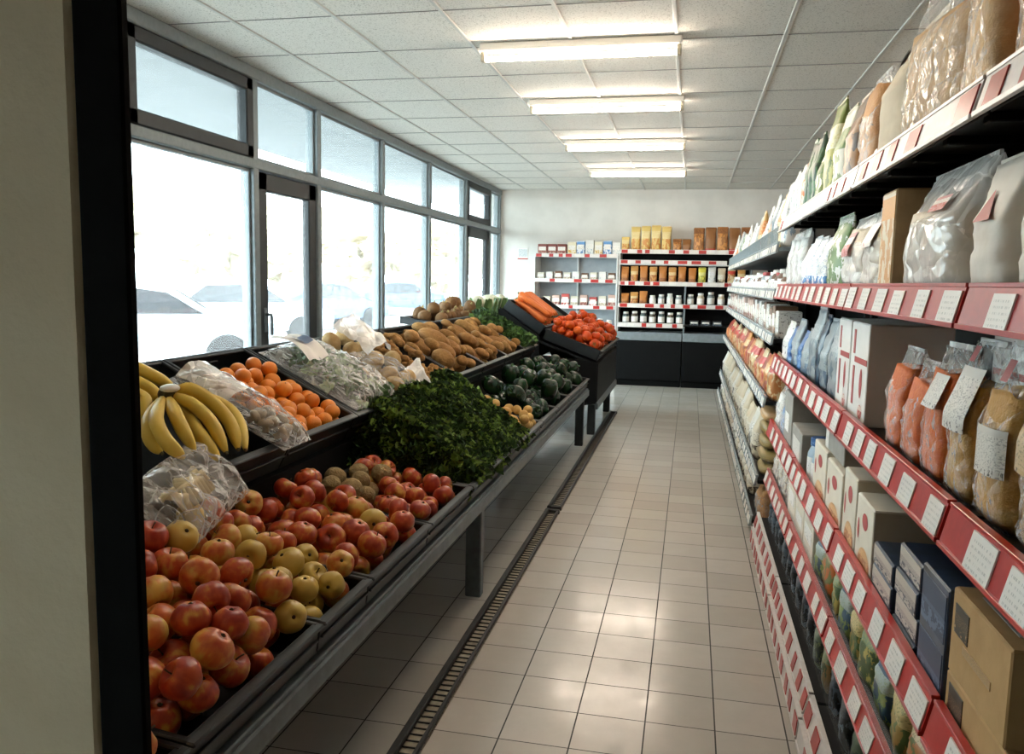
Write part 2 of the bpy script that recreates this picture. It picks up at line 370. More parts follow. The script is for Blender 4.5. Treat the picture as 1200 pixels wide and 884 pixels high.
# ------------------------------------------------------------------ outside
struct(MB().box(-80, XW-.12, -30, 120, -.12, -.02).build('ground', K['asphalt']))
struct(MB().cbox(-5.1, XW-.1, 0, 16, 3.06, 3.26, .02).build('roof_canopy', mat('canopy_soffit', '#7d8286', .8, c2='#868b8f', sc=2)))
carpaint = [mat('car_paint_silver', '#a4a9ae', .4), mat('car_paint_blue', '#3a5070', .4), mat('car_paint_white', '#b4b4b2', .4)]
carglass = mat('car_glass', '#0f151c', .2); tyre = mat('tyre', '#0b0c0d', .8)
def car(x, y, rz, pi, label):
    c = thing('car', label, 'car', T(x, y, 0) @ RZ(rz))
    prof = [(-2.15, .35), (-2.2, .6), (-2.1, .82), (-1.2, .95), (-.55, 1.38), (.1, 1.47), (.9, 1.44), (1.6, 1.02), (2.1, .95), (2.2, .65), (2.15, .32)]
    b = MB(); vs = []
    for yy, k in ((-.86, 1), (-.70, 1.0), (.70, 1.0), (.86, 1)):
        for (px, pz) in prof:
            inn = abs(yy) < .8
            vs.append((px, yy*(.92 if pz > 1.1 else 1), pz if inn or pz < .96 else .93+(pz-.93)*.75))
    m = len(prof); fs = [(j*m+i, (j+1)*m+i, (j+1)*m+i+1, j*m+i+1) for j in range(3) for i in range(m-1)]
    fs += [tuple(range(m)), tuple(3*m+i for i in range(m))[::-1], tuple(j*m for j in range(4))[::-1], tuple(j*m+m-1 for j in range(4))]
    b.add(vs, fs); b.build('car_body', carpaint[pi], c)
    for s in (-1, 1):
        MB().add([(-1.0, s*.87, .98), (-.5, s*.82, 1.3), (.1, s*.82, 1.38), (.85, s*.82, 1.35), (1.35, s*.87, 1.0)], [(0, 1, 2, 3, 4)]).build('side_window', carglass, c)
        for wx in (-1.35, 1.35):
            w = MB().lathe([(.08, -.1), (.31, -.1), (.33, -.06), (.33, .06), (.31, .1), (.08, .1)], 20, T(wx, s*.80, .33) @ RX(PI/2)); w.build('wheel', tyre, c, False)
    MB().add([(-1.17, -.66, .98), (-1.17, .66, .98), (-.60, .58, 1.36), (-.60, -.58, 1.36)], [(0, 3, 2, 1)], T(-.02, 0, .012)).build('windscreen', carglass, c)
    MB().cbox(-2.235, -2.18, -.42, .42, .5, .62, .01).build('front_grille', tyre, c)
    for s in (-1, 1): MB().cbox(-2.2, -2.08, s*.68-.13, s*.68+.13, .62, .76, .03).build('headlight', mat('lamp_glass', '#dfe6ea', .1) if s < 0 else bpy.data.materials['lamp_glass'], c)
car(-8.6, 11.3, -2.45, 0, 'silver car parked outside the pane beside the black pillar')
car(-10.3, 17.0, -2.2, 0, 'silver car parked outside behind the glazed door')
car(-11.2, 23.5, -2.0, 1, 'blue car parked outside past the door, beyond the bagged potatoes')
car(-12.5, 34.0, .2, 1, 'blue car standing far outside behind the brown roots')
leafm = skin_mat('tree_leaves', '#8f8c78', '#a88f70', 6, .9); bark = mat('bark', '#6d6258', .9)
for k, (x, y, h) in enumerate([(-21, 20, 4.8), (-22, 28, 5.6), (-21, 36, 4.6), (-23, 45, 5.8), (-22, 55, 5.0), (-20, 65, 5.4), (-19, 78, 5.6)]):
    t = thing('tree', 'pale hazy tree outside the windows, %s along the row from the pillar' % ORD[k], 'tree', T(x, y, 0), 'trees beyond the parking lot')
    MB().tube([(0, 0, 0), (.1, 0, h*.3), (0, .1, h*.6)], [.2, .15, .08], 8).build('tree_trunk', bark, t)
    cr = MB(); rr = random.Random(k)
    for q in range(9):
        c0 = Vector((rr.uniform(-1.5, 1.5), rr.uniform(-1.8, 1.8), h*.38+rr.uniform(0, h*.5))); s = rr.uniform(.8, 1.5)
        cr.ball(lambda d, c0=c0, s=s: c0+d*s*(1+.25*math.sin(7*d.x+q)*math.sin(6*d.y)+.2*math.sin(11*d.z)), 14, 9)
    cr.build('tree_crown', leafm, t)
# ------------------------------------------------------------------ lights
tubem = emit('lit_tube', '#ffeedb', 20.0)
lampY = [3.15, 5.1, 6.68, 8.58, 10.68]  # the nearest lamp is unseen, added to raise the light level
lampL = {5.1: 'lit tube light on the ceiling, first of the visible row and largest', 6.68: 'lit tube light on the ceiling, second in the row going in', 8.58: 'lit tube light on the ceiling, third in the row going in', 10.68: 'lit tube light on the ceiling, last in the row by the back wall'}
for lx, y in [(-.725, q) for q in lampY]+[(2.4, q) for q in (3.15, 5.1, 6.68, 8.58)]:  # right-hand row is unseen, added to brighten the ceiling
    l = thing('ceiling_lamp', ('added unseen tube light over the next aisle behind the shelf units, %s one in' % ORD[lampY.index(y)]) if lx > 0 else lampL.get(y, 'added unseen tube light on the ceiling between the camera and the visible row'), 'lamp', T(lx, y, CZ-.004), 'tube lights on the ceiling')
    MB().cbox(-.61, .61, -.05, .05, -.045, 0, .006).build('lamp_body', K['lampbody'], l)
    for s in (-1, 1): MB().cbox(s*.592-.014, s*.592+.014, -.022, .022, -.105, -.044, .005).build('tube_holder', K['tubecap'], l)
    MB().tube([(-.58, 0, -.085), (.58, 0, -.085)], .016, 12).build('fluorescent_tube', tubem, l, True)
w = bpy.data.worlds.new('world'); scene.world = w; w.use_nodes = True
bg = w.node_tree.nodes['Background']
SKY = 5.2
bg.inputs[0].default_value = (.88, .95, 1.0, 1); bg.inputs[1].default_value = SKY



# notice on the back wall
nt_ = thing('wall_notice', 'small white notice with a red lower edge on the back wall', 'notice', T(-2.68, YB-.001, 2.01))
MB().cbox(-.085, .085, -.008, 0, -.09, .09, .002).build('notice_board', K['whitecard'], nt_)
MB().cbox(-.085, .085, -.0095, -.002, -.09, -.07, .001).build('red_strip', K['red_ink'], nt_)
m_, nt, b = newmat('notice_print'); v = coords(nt, 'Generated', (18, 1, 9)); b.inputs['Base Color'].default_value = lin('#b9bcc0')
nt.links.new(mix(nt, mth(nt, 'GREATER_THAN', noise(nt, v, 1.3, 2), .5), lin('#d4d4d2'), lin('#8f959b')), b.inputs['Base Color'])
MB().cbox(-.07, .07, -.0095, -.003, -.05, .075, .001).build('printed_text', m_, nt_)

# ------------------------------------------------------------------ floor rail along the stand
for (y0, y1, lab) in ((1.2, 5.40, 'dark metal guard rail on the floor along the apple stand'), (5.46, 9.85, 'dark metal guard rail on the floor further in, ending below the tomatoes')):
    t = thing('floor_rail', lab, 'rail', T(-.855, y0, 0))
    L = y1-y0
    MB().cbox(-.052, -.024, 0, L, .012, .034, .004).build('rail_bar', K['darksteel'], t)
    MB().cbox(.026, .042, 0, L, .012, .028, .003).build('rail_bar', K['darksteel'], t)
    rg = MB(); q = .02
    while q < L: rg.cbox(-.05, .04, q, q+.004, .006, .012, .001); q += .04
    rg.build('rung_grille', K['darksteel'], t)
    MB().box(-.05, .04, 0, L, .0005, .006).build('base_strip', mat('rail_dirt', '#8f8778', .8, c2='#a59c8a', sc=40) if y0 < 3 else bpy.data.materials['rail_dirt'], t)
    for e in (0.0, L-.03): MB().cbox(-.055, .045, e, e+.03, 0, .03, .003).build('end_cap', K['darksteel'], t)
# ------------------------------------------------------------------ produce stands
def stand(name, label, y0, y1, lowX, lowZ, upX, upZ, backX, thL, thU, legs, railz):
    s = thing(name, label, 'stand')
    MB().cbox(lowX-.012, lowX+.022, y0, y1, railz, railz+.062, .006).cbox(lowX-.03, lowX+.012, y0, y1, railz+.055, railz+.075, .004).build('front_rail', K['steel'], s)
    c, sn = math.cos(thL), math.sin(thL); wv = lowX-upX
    MB().add([(lowX, y0, lowZ-.02), (upX, y0, lowZ-.02+wv*math.tan(thL)), (upX, y1, lowZ-.02+wv*math.tan(thL)), (lowX, y1, lowZ-.02), (lowX, y0, lowZ-.045), (upX, y0, lowZ-.045+wv*math.tan(thL)), (upX, y1, lowZ-.045+wv*math.tan(thL)), (lowX, y1, lowZ-.045)],
             [(0, 1, 2, 3), (7, 6, 5, 4), (0, 3, 7, 4), (1, 5, 6, 2), (0, 4, 5, 1), (3, 2, 6, 7)]).build('lower_deck', K['deck'], s)
    wv2 = upX-backX; zb = upZ+wv2*math.tan(thU)
    MB().add([(upX, y0, upZ-.02), (backX, y0, zb-.02), (backX, y1, zb-.02), (upX, y1, upZ-.02), (upX, y0, upZ-.045), (backX, y0, zb-.045), (backX, y1, zb-.045), (upX, y1, upZ-.045)],
             [(0, 1, 2, 3), (7, 6, 5, 4), (0, 3, 7, 4), (1, 5, 6, 2), (0, 4, 5, 1), (3, 2, 6, 7)]).build('upper_deck', K['deck'], s)
    MB().cbox(upX-.03, upX-.008, y0, y1, lowZ+.02, upZ-.02, .003).build('riser_panel', K['deck'], s)
    MB().cbox(backX-.02, backX, y0, y1, .12, zb-.02, .004).build('added_rear_panel', K['deck'], s)  # unseen panel added to block light below the stand
    for y in legs:
        MB().cbox(lowX-.095, lowX-.015, y-.03, y+.03, 0, railz+.03, .005).build('leg', K['steel'] if y < 5 else K['darksteel'], s)
        MB().cbox(backX+.02, backX+.09, y-.03, y+.03, 0, zb-.14, .005).build('leg', K['darksteel'], s)
    for y in (y0-.012, y1):
        ye = y+.012
        MB().add([(lowX+.0, q, z) if k == 0 else (xx, q, z) for q in (y, ye) for k, (xx, z) in enumerate([(lowX, railz+.06), (lowX, lowZ+.0), (upX, lowZ+.05), (upX, upZ+.0), (backX, zb), (backX, zb-.35), (upX, railz-.05)])],
                 [tuple(range(7)), tuple(range(13, 6, -1))]+[(k, (k+1) % 7, 7+(k+1) % 7, 7+k) for k in range(7)][::1]).build('end_panel', K['deck'], s)
    return s
TL, TU = math.radians(7), math.radians(27)
LX, LZ, UX, UZ, BX = -.945, .565, -1.505, .845, -2.07
stand('produce_stand', 'long dark two-tier produce stand on steel legs along the windows', .9, 7.86, LX, LZ, UX, UZ, BX, TL, TU, (1.0, 3.84, 7.78), .478)
TS = math.radians(20)
s2 = stand('produce_stand', 'dark produce stand at the far end, carrying tomatoes and carrots', 8.26, 10.42, -.9, .775, -1.5, 1.02, -1.92, TS, math.radians(34), (8.4, 9.98), .285)
MB().cbox(-.905, -.89, 8.26, 10.42, .36, .752, .003).build('front_panel', K['black'], s2)
# crate local frame: x along the aisle, y up the slope towards the windows, z out of the crate
def crate_frame(x, y, z, th): return Matrix(((0, -math.cos(th), math.sin(th), x), (1, 0, 0, y), (0, math.sin(th), math.cos(th), z), (0, 0, 0, 1)))
def crate_mesh(W, L, H):
    t = .011; g = .003
    m = MB(); m.box(g, W-g, 0, L, 0, .008)
    m.cbox(g, W-g, 0, t, 0, H, .003); m.cbox(g, W-g, L-t, L, 0, H, .003); m.cbox(g, g+t, 0, L, 0, H, .003); m.cbox(W-g-t, W-g, 0, L, 0, H, .003)
    r = .02
    m.cbox(g, W-g, -r*.8, t+.004, H-.012, H, .004); m.cbox(g, W-g, L-t-.004, L+r*.4, H-.012, H, .004); m.cbox(g, g+r, 0, L, H-.010, H+.001, .004); m.cbox(W-g-r, W-g, 0, L, H-.010, H+.001, .004)
    m.cbox(g+.01, W-g-.01, -.008, .002, H*.42, H*.5, .002)
    return m
crates = {}
def crate(y0, y1, tier, lab, H=None, L=None):
    W = y1-y0
    if tier == 'low': x, z, th, H0, L0 = LX, LZ, TL, .088, .545
    elif tier == 'up': x, z, th, H0, L0 = UX, UZ, TU, .135, .61
    elif tier == 'slow': x, z, th, H0, L0 = -.905, .782, TS, .11, .60
    elif tier == 'sup': x, z, th, H0, L0 = -1.505, 1.027, math.radians(34), .11, .47
    H = H or H0; L = L or L0
    M = crate_frame(x, y0, z, th)
    c = crate_mesh(W, L, H).build('produce_crate', K['crate'], None, False, M)
    tag(c, lab, 'crate', 'black plastic produce crates'); MB().cbox(W*.36, W*.64, L-.016, L-.010, H*.45, H*.75, .003).build('grip_plate', K['darksteel'], c)
    return M, W, L, H
C = {}
C['a0'] = crate(.92, 1.354, 'low', 'black crate of apples cut off by the black pillar')
C['a1'] = crate(1.354, 1.954, 'low', 'black crate of red apples at the aisle edge beside the pillar')
C['a2'] = crate(1.954, 2.298, 'low', 'narrow black crate with yellow apples at its lip')
C['a3'] = crate(2.298, 2.894, 'low', 'black crate of red apples between yellow apples and brown potatoes')
C['a4'] = crate(2.894, 3.488, 'low', 'black crate shared by brown potatoes and red apples')
C['k1'] = crate(3.488, 4.088, 'low', 'black crate under the near half of the kale')
C['k2'] = crate(4.088, 4.688, 'low', 'black crate under the far half of the kale')
C['on'] = crate(4.688, 5.29, 'low', 'black crate of small pale potatoes past the kale')
C['p1'] = crate(5.29, 5.93, 'low', 'black crate of peppers next to the pale potatoes')
C['p2'] = crate(5.93, 6.57, 'low', 'black crate of peppers, second past the pale potatoes')
C['p3'] = crate(6.57, 7.21, 'low', 'black crate of peppers, third past the pale potatoes')
C['p4'] = crate(7.21, 7.85, 'low', 'black crate of peppers at the end of the stand')
C['ba'] = crate(2.2, 2.8, 'up', 'black crate under the bananas')
C['or'] = crate(2.8, 3.4, 'up', 'black crate of oranges in the upper tier')
C['gr'] = crate(3.4, 4.0, 'up', 'black crate of plastic-wrapped greens in the upper tier')
C['wp'] = crate(4.0, 4.5, 'up', 'black crate with pale potatoes in white plastic')
C['gi'] = crate(4.5, 5.05, 'up', 'black crate of ginger roots in the upper tier')
C['s1'] = crate(5.05, 5.79, 'up', 'black crate of sweet potatoes next to the ginger')
C['s2'] = crate(5.79, 6.53, 'up', 'black crate of sweet potatoes, middle of three')
C['s3'] = crate(6.53, 7.27, 'up', 'black crate of sweet potatoes beside the broccoli greens')
C['b1'] = crate(7.27, 7.85, 'up', 'black crate of broccoli greens in the upper tier')
C['t1'] = crate(8.27, 8.97, 'slow', 'black crate of tomatoes nearest the peppers')
C['t2'] = crate(8.97, 9.67, 'slow', 'middle black crate of tomatoes')
C['t3'] = crate(9.67, 10.37, 'slow', 'last black crate of tomatoes by the back shelves')
C['c1'] = crate(8.27, 9.12, 'sup', 'black crate of carrots above the tomatoes')
C['z1'] = crate(9.14, 10.37, 'sup', 'black crate of dark green cucumbers beside the carrots')
# raised rear crates by the window
def rear_crate(y0, y1, z, lab, x=-2.1):
    M = crate_frame(x, y0, z, math.radians(6))
    c = crate_mesh(y1-y0, .42, .06).build('produce_crate', K['crate'], None, False, M); tag(c, lab, 'crate', 'black plastic produce crates')
    return M, y1-y0, .42, .06
C['ro'] = rear_crate(6.9, 8.5, 1.135, 'raised black crate by the window holding brown roots')
C['ca'] = rear_crate(8.52, 9.9, 1.135, 'raised black crate by the window holding cauliflowers')
rs = thing('window_ledge', 'dark ledge along the windows under the raised crates', 'ledge')
MB().cbox(-2.62, -2.09, 6.85, 10.0, 1.10, 1.128, .004).build('ledge_board', K['deck'], rs)
for y in (6.95, 8.4, 9.9):
    for x in (-2.6, -2.16): MB().cbox(x, x+.04, y-.02, y+.02, 0, 1.101, .004).build('leg', K['darksteel'], rs)
# ------------------------------------------------------------------ shelving on the aisle side
RZ_ = {'f': (1.885, 1.955), 'e': (1.505, 1.582), 'd': (1.092, 1.17), 'c': (.694, .775), 'b': (.40, .472), 'a': (.12, .195)}
FZ = {'f': 1.945, 'e': 1.572, 'd': 1.145, 'c': .715, 'b': .44, 'a': .165}      # shelf surfaces
XS = .50
def rail(parent, x, y0, y1, z0, z1, matl, tags=None, tilt=.018, rr=R, white=None):
    # a slanted price rail: face leans back at the top; tags are white cards slid into it
    h = z1-z0
    m = MB(); e = .012
    vs = [(x-tilt, y0, z0), (x-tilt, y1, z0), (x, y1, z1), (x, y0, z1), (x-tilt+e, y0, z0), (x-tilt+e, y1, z0), (x+e, y1, z1), (x+e, y0, z1)]
    m.add(vs, [(0, 3, 2, 1), (4, 5, 6, 7), (0, 1, 5, 4), (3, 7, 6, 2), (0, 4, 7, 3), (1, 2, 6, 5)])
    m.cbox(x-tilt-.004, x-tilt+.006, y0, y1, z0-.004, z0+.006, .001); m.cbox(x-.003, x+.014, y0, y1, z1-.004, z1+.004, .001)
    r = m.build('price_rail', matl, parent)
    for (a, b, f0, f1) in (tags or []):
        c = MB(); o = .0015
        p = lambda t, off: x-tilt+tilt*t-off
        vs = []
        for off in (.0035, .0005):
            vs += [(p(f0, off), a, z0+h*f0), (p(f0, off), b, z0+h*f0), (p(f1, off), b, z0+h*f1), (p(f1, off), a, z0+h*f1)]
        c.add(vs, [(0, 3, 2, 1), (4, 5, 6, 7), (0, 1, 5, 4), (3, 7, 6, 2), (0, 4, 7, 3), (1, 2, 6, 5)])
        c.build('price_card', K['red'] if matl is K['railwhite'] else K['card'], r)
    return r
def auto_tags(y0, y1, rr, dens=.5, wmin=.05, wmax=.09):
    out = []; y = y0+.01
    while y < y1-.06:
        w = rr.uniform(wmin, wmax)
        if y+w > y1-.005: break
        out.append((y, y+w, .03, rr.choice((.86, .9, .82)))); y += w+(rr.uniform(.012, .03) if rr.random() < dens else rr.uniform(.05, .12))
    return out
BAYS = [(.52, 1.66), (1.67, 2.80), (2.81, 3.95), (3.96, 5.10)]
BL = ['at the frame edge, holding brown cartons', 'holding orange lentil bags', 'third one in, with tall white boxes', 'last one before the grey rails']
def bay(y0, y1, lab, k):
    s = thing('shelf_unit', 'tall black shelf unit with red price rails, '+lab, 'shelving', None, 'shelf units along the aisle')
    MB().cbox(1.06, 1.08, y0, y1, .1, 2.3, .003).build('back_panel', K['black'], s)
    for y in (y0, y1-.03): MB().cbox(1.02, 1.06, y, y+.03, 0, 2.3, .004).build('upright', K['shelf'], s)
    MB().cbox(.46, 1.06, y0, y1, .02, .155, .004).build('base_box', K['shelf'], s)
    for lv in 'abcdef':
        z0, z1 = RZ_[lv]; x = XS if lv != 'a' else .455; fz = FZ[lv]
        sh = MB().cbox(x+.012, 1.06, y0+.002, y1-.002, fz-.028, fz, .003).cbox(x+.009, x+.014, y0+.002, y1-.002, z0+.004, max(z1-.012, fz), .002)
        for j in range(4): sh.cbox(x+.05, 1.05, y0+.12+j*.27, y0+.16+j*.27, fz-.048, fz-.027, .003)
        sh.build('shelf', K['shelf'], s)
        rr = random.Random(k*17+ord(lv))
        if lv == 'f': tg = [q for q in auto_tags(y0, y1, rr, 0, .07, .11) if rr.random() < .55]
        elif lv == 'a': tg = auto_tags(y0, y1, rr, 0, .05, .09)
        else: tg = auto_tags(y0, y1, rr, .0, .085, .12)
        rail(s, x, y0+.003, y1-.003, z0, z1, K['railwhite'] if lv in 'fa' else K['red'], tg, .018)
    rr = random.Random(k+99)
    rail(s, .425, y0+.003, y1-.003,   .025, .10, K['railwhite'], auto_tags(y0, y1, rr, 0, .05, .09), .006).name = 'kick_rail'
    if True:
        MB().box(.497, .5005, y0+.01, y1-.01, .478, .53).box(.497, .5005, y0+.01, y1-.01, .20, .26).build('clear_lip', K['lip'], s)
    return s
for k, (a, b) in enumerate(BAYS): bay(a, b, BL[k], k)
MB_end = MB().cbox(.44, 1.07, 5.10, 5.115, 0, .2, .003)
# second run: darker shelving with clear fronts, further in
FB = [(5.25, 6.55), (6.56, 7.86), (7.87, 9.17), (9.18, 10.48), (10.49, 11.9)]
FLV = [(.10, .43), (.36, .45), (.86, .475), (1.25, .50), (1.525, .50), (1.81, .50)]
for k, (a, b) in enumerate(FB):
    s = thing('shelf_unit', 'grey shelf unit with clear plastic rails beyond the red ones, %s of five' % ORD[k], 'shelving', None, 'shelf units along the aisle')
    MB().cbox(1.06, 1.08, a, b, .1, 2.15, .003).build('back_panel', K['black'], s)
    for y in (a, b-.03): MB().cbox(1.02, 1.06, y, y+.03, 0, 2.15, .004).build('upright', K['shelf'], s)
    MB().cbox(.46, 1.06, a, b, .0, .08, .004).build('base_box', K['alu'], s)
    for j, (z, x) in enumerate(FLV):
        MB().cbox(x+.01, 1.06, a+.002, b-.002, z-.025, z, .003).build('shelf', K['shelf'] if j < 4 else K['alu'], s)
        rail(s, x, a+.002, b-.002, z-.035, z+.028, K['railclear'], [(q[0], q[1], .1, .8) for q in auto_tags(a, b, random.Random(k*31+j), .5, .05, .08)], .01)
        if 0 < j < 5: MB().box(x-.002, x+.001, a+.01, b-.01, z+.028, z+.075).build('clear_lip', K['lip'], s)
        if j == 5:
            wr = MB(); q = a+.02
            while q < b: wr.tube([(x, q, z+.02), (x, q, z+.12)], .002, 5); q += .05
            wr.tube([(x, a+.01, z+.12), (x, b-.01, z+.12)], .003, 6); wr.build('wire_guard', K['alu'], s)
# ------------------------------------------------------------------ back shelves
SY = 12.66
ra = thing('shelf_unit', 'white shelf unit on the back wall beside the windows', 'shelving', None, 'shelf units on the back wall')
MB().cbox(-2.40, -1.12, 13.06, 13.09, .2, 2.05, .003).build('back_panel', K['greyback'], ra)
for x in (-2.40, -1.775, -1.14): MB().cbox(x, x+.025, 12.98, 13.06, 0, 2.05, .003).build('upright', K['white_metal'], ra)
MB().cbox(-1.13, -1.105, SY, 13.06, 0, 2.02, .003).build('side_panel', K['white_metal'], ra)
MB().cbox(-2.405, -2.39, SY, 13.06, 0, 2.0, .003).build('side_panel', K['white_metal'], ra)
ZA = [.40, .90, 1.195, 1.60, 1.985]
ZB = [.955, 1.25, 1.585, 2.065]
for j, z in enumerate(ZA):
    MB().cbox(-2.39, -1.13, SY+.012, 13.06, z-.02, z, .003).build('shelf', K['white_metal'], ra)
def xrail(parent, x0, x1, y, z0, z1, m, seed, red=.35):
    r = MB().cbox(x0, x1, y-.012, y, z0, z1, .002).build('price_rail', m, parent)
    rr = random.Random(seed); x = x0+.02; mr = K['red'] if m is not K['red'] else K['railwhite']
    while x < x1-.09:
        w = rr.uniform(.06, .14)
        MB().cbox(x, min(x+w, x1-.01), y-.0145, y-.011, z0+.006, z1-.006, .001).build('price_card', mr if rr.random() < .7 else K['card'], r); x += w+rr.uniform(.04, .16)
for j, z in enumerate(ZA): xrail(ra, -2.40, -1.12, SY+.012, z-.035, z+.025, K['railwhite'], j+3)
rb = thing('shelf_unit', 'dark shelf unit on the back wall beside the aisle', 'shelving', None, 'shelf units on the back wall')
MB().cbox(-1.10, .86, 13.06, 13.09, .84, 2.10, .003).build('back_panel', K['black'], rb)
for x in (-1.10, -.10, .85): MB().cbox(x, x+.025, SY+.02, 13.06, .837, 1.6 if x == -.10 else 2.06, .003).build('upright', K['white_metal'] if x < -.5 else K['alu'], rb)
for j, z in enumerate(ZB):
    MB().cbox(-1.08, .86, SY+.012, 13.06, z-.02, z, .003).build('shelf', K['shelf'] if j < 3 else K['white_metal'], rb)
    if j == 0: xrail(rb, -1.08, -.10, SY+.012, z-.05, z+.02, K['railwhite'], 40)
    else: xrail(rb, -1.08, .86, SY+.012, z-.045, z+.02, K['railwhite'], 41+j)
xrail(rb, -1.08, .50, SY-.02, 1.865, 1.925, K['railwhite'], 50)
MB().cbox(-1.08, .55, SY-.018, 13.06, 1.85, 1.865, .003).build('shelf', K['white_metal'], rb)
for j, (x0, x1) in enumerate(((-1.095, -.105), (-.095, .86))):
    c = thing('base_cabinet', 'black base cabinet under the back shelves, %s' % ('next to the tomatoes' if j == 0 else 'by the aisle shelving'), 'cabinet', None, 'base cabinets at the back')
    MB().cbox(x0, x1, SY+.02, 13.06, .09, .70, .006).build('cabinet_body', K['black'], c)
    MB().cbox(x0+.004, x1-.004, SY-.004, SY+.02, .10, .70, .004).build('front_panel', K['black'], c)
    MB().cbox(x0, x1, SY+.06, 13.06, 0, .09, .004).build('plinth', K['black'], c)
    MB().cbox(x0, x1, SY-.03, 13.06, .705, .835, .01).build('counter_top', mat('counter_grey', '#6e767a', .45, c2='#798185', sc=20) if j == 0 else bpy.data.materials['counter_grey'], c)
from mathutils import noise as mn
def nz(p, s=1.0, o=0.0): return mn.noise(Vector(p)*s+Vector((o, o*1.7, o*.3)))
# ------------------------------------------------------------------ fruit shapes (unit radius)
def apple_mesh(k, m):
    r_ = random.Random(k); asy = r_.uniform(.86, .97); lob = r_.uniform(.015, .04); ph = r_.uniform(0, 6)
    def fn(d):
        t = math.acos(max(-1, min(1, d.z))); a = math.atan2(d.y, d.x)
        rr = 1-.02*math.cos(2*t)
        rr *= 1+lob*math.sin(t)*math.cos(5*a+ph)*(1.3 if d.z < -.3 else .5)
        dz = d.z*asy*rr
        top = math.exp(-(t/.34)**2)*.42; bot = math.exp(-((PI-t)/.30)**2)*.26
        wid = 1.0 if d.z > 0 else 1-.16*(d.z*d.z)
        return Vector((d.x*rr*wid, d.y*rr*wid, dz-top+bot))*.98
    return MB().ball(fn, 22, 16).mesh('apple', m, True)
def lump_mesh(k, m, name, sx, sy, sz, amp=.12, fr=1.3, nu=18, nv=12):
    def fn(d):
        q = 1+amp*nz(d, fr, k*3.1)+amp*.3*nz(d, fr*3, k); q = min(q, 1.0)
        return Vector((d.x*sx*q, d.y*sy*q, d.z*sz*q))
    return MB().ball(fn, nu, nv).mesh(name, m, True)
def pepper_mesh(k, m):
    def fn(d):
        t = math.acos(max(-1, min(1, d.z))); a = math.atan2(d.y, d.x)
        lob = abs(math.cos(1.75*a+k))**.5*.13-.10
        q = 1+lob*math.sin(t)**.7
        z = d.z*1.28-.38*math.exp(-(t/.4)**2)+.2*math.exp(-((PI-t)/.4)**2)
        w = .80-.10*(1-d.z)*.5+.04*nz(d, 1.5, k)
        return Vector((d.x*q*w, d.y*q*w, z*.8))
    return MB().ball(fn, 28, 16).mesh('pepper', m, True)
def tomato_mesh(k, m):
    def fn(d):
        t = math.acos(max(-1, min(1, d.z))); a = math.atan2(d.y, d.x)
        q = 1+.03*math.cos(6*a+k)*math.exp(-(t/.9)**2)
        return Vector((d.x*q, d.y*q, d.z*.84-.16*math.exp(-(t/.35)**2)))*.98
    return MB().ball(fn, 18, 12).mesh('tomato', m, True)
A_red = apple_mat('apple_red', '#902818', '#b34a26', '#c9963f', -.07)
A_mix = apple_mat('apple_blushed', '#a63c22', '#c26a30', '#cba24c', -.20)
A_yel = apple_mat('apple_yellow', '#c06a34', '#c9a450', '#c2a550', -.5)
stem_m = mat('stem_brown', '#4a3a22', .8)
orange_m = skin_mat('orange_peel', '#e8861f', '#ef9830', .8, .42, .25, 11, .03, .5, '#e07a18')
pot_m = skin_mat('potato_skin', '#a8895a', '#bfa272', 1.3, .75, .2, 6, .05, .3, '#97784c')
beet_m = skin_mat('brown_potato_skin', '#8f7a52', '#a98f62', 1.5, .8, .3, 6, .05, .3, '#7d6a48')
sweet_m = skin_mat('sweet_potato_skin', '#85602f', '#a87f48', 1.2, .75, .25, 5, .05, .3, '#94643a')
ginger_m = skin_mat('ginger_skin', '#93693a', '#b0854e', 1.6, .8, .35, 7, .05, .3, '#9a6c3c')
small_m = skin_mat('pale_potato_skin', '#c29a55', '#cfac6a', 1.2, .65, .15, 7, .03, .35, '#b98f4c')
tom_m = skin_mat('tomato_skin', '#b23006', '#cc4e12', .7, .38, 0.02, 2, .01, .3, '#cc5c14')
pep_m = skin_mat('green_pepper_skin', '#0e2213', '#1a381c', .9, .24, .03, 2, .01, .4, '#0f2413')
root_m = skin_mat('brown_root_skin', '#523719', '#72502c', .9, .7, .25, 5, .05, .3, '#8f6a44')
ban_m = skin_mat('banana_peel', '#c9a83e', '#d8bb55', 9, .5, .05, 40, .002, .35, '#bfa040')
ban_tip = mat('banana_tip', '#4b4426', .8)
carrot_m = skin_mat('carrot_skin', '#c45f26', '#d07430', 9, .5, .15, 60, .003, .4, '#cf6626')
cauli_m = skin_mat('cauliflower_white', '#cfcfb8', '#dcdcc6', 20, .8, .8, 60, .02)
leaf_m = skin_mat('wrapper_leaf', '#4d6a3a', '#6f8a50', 6, .6, .2, 20, .01)

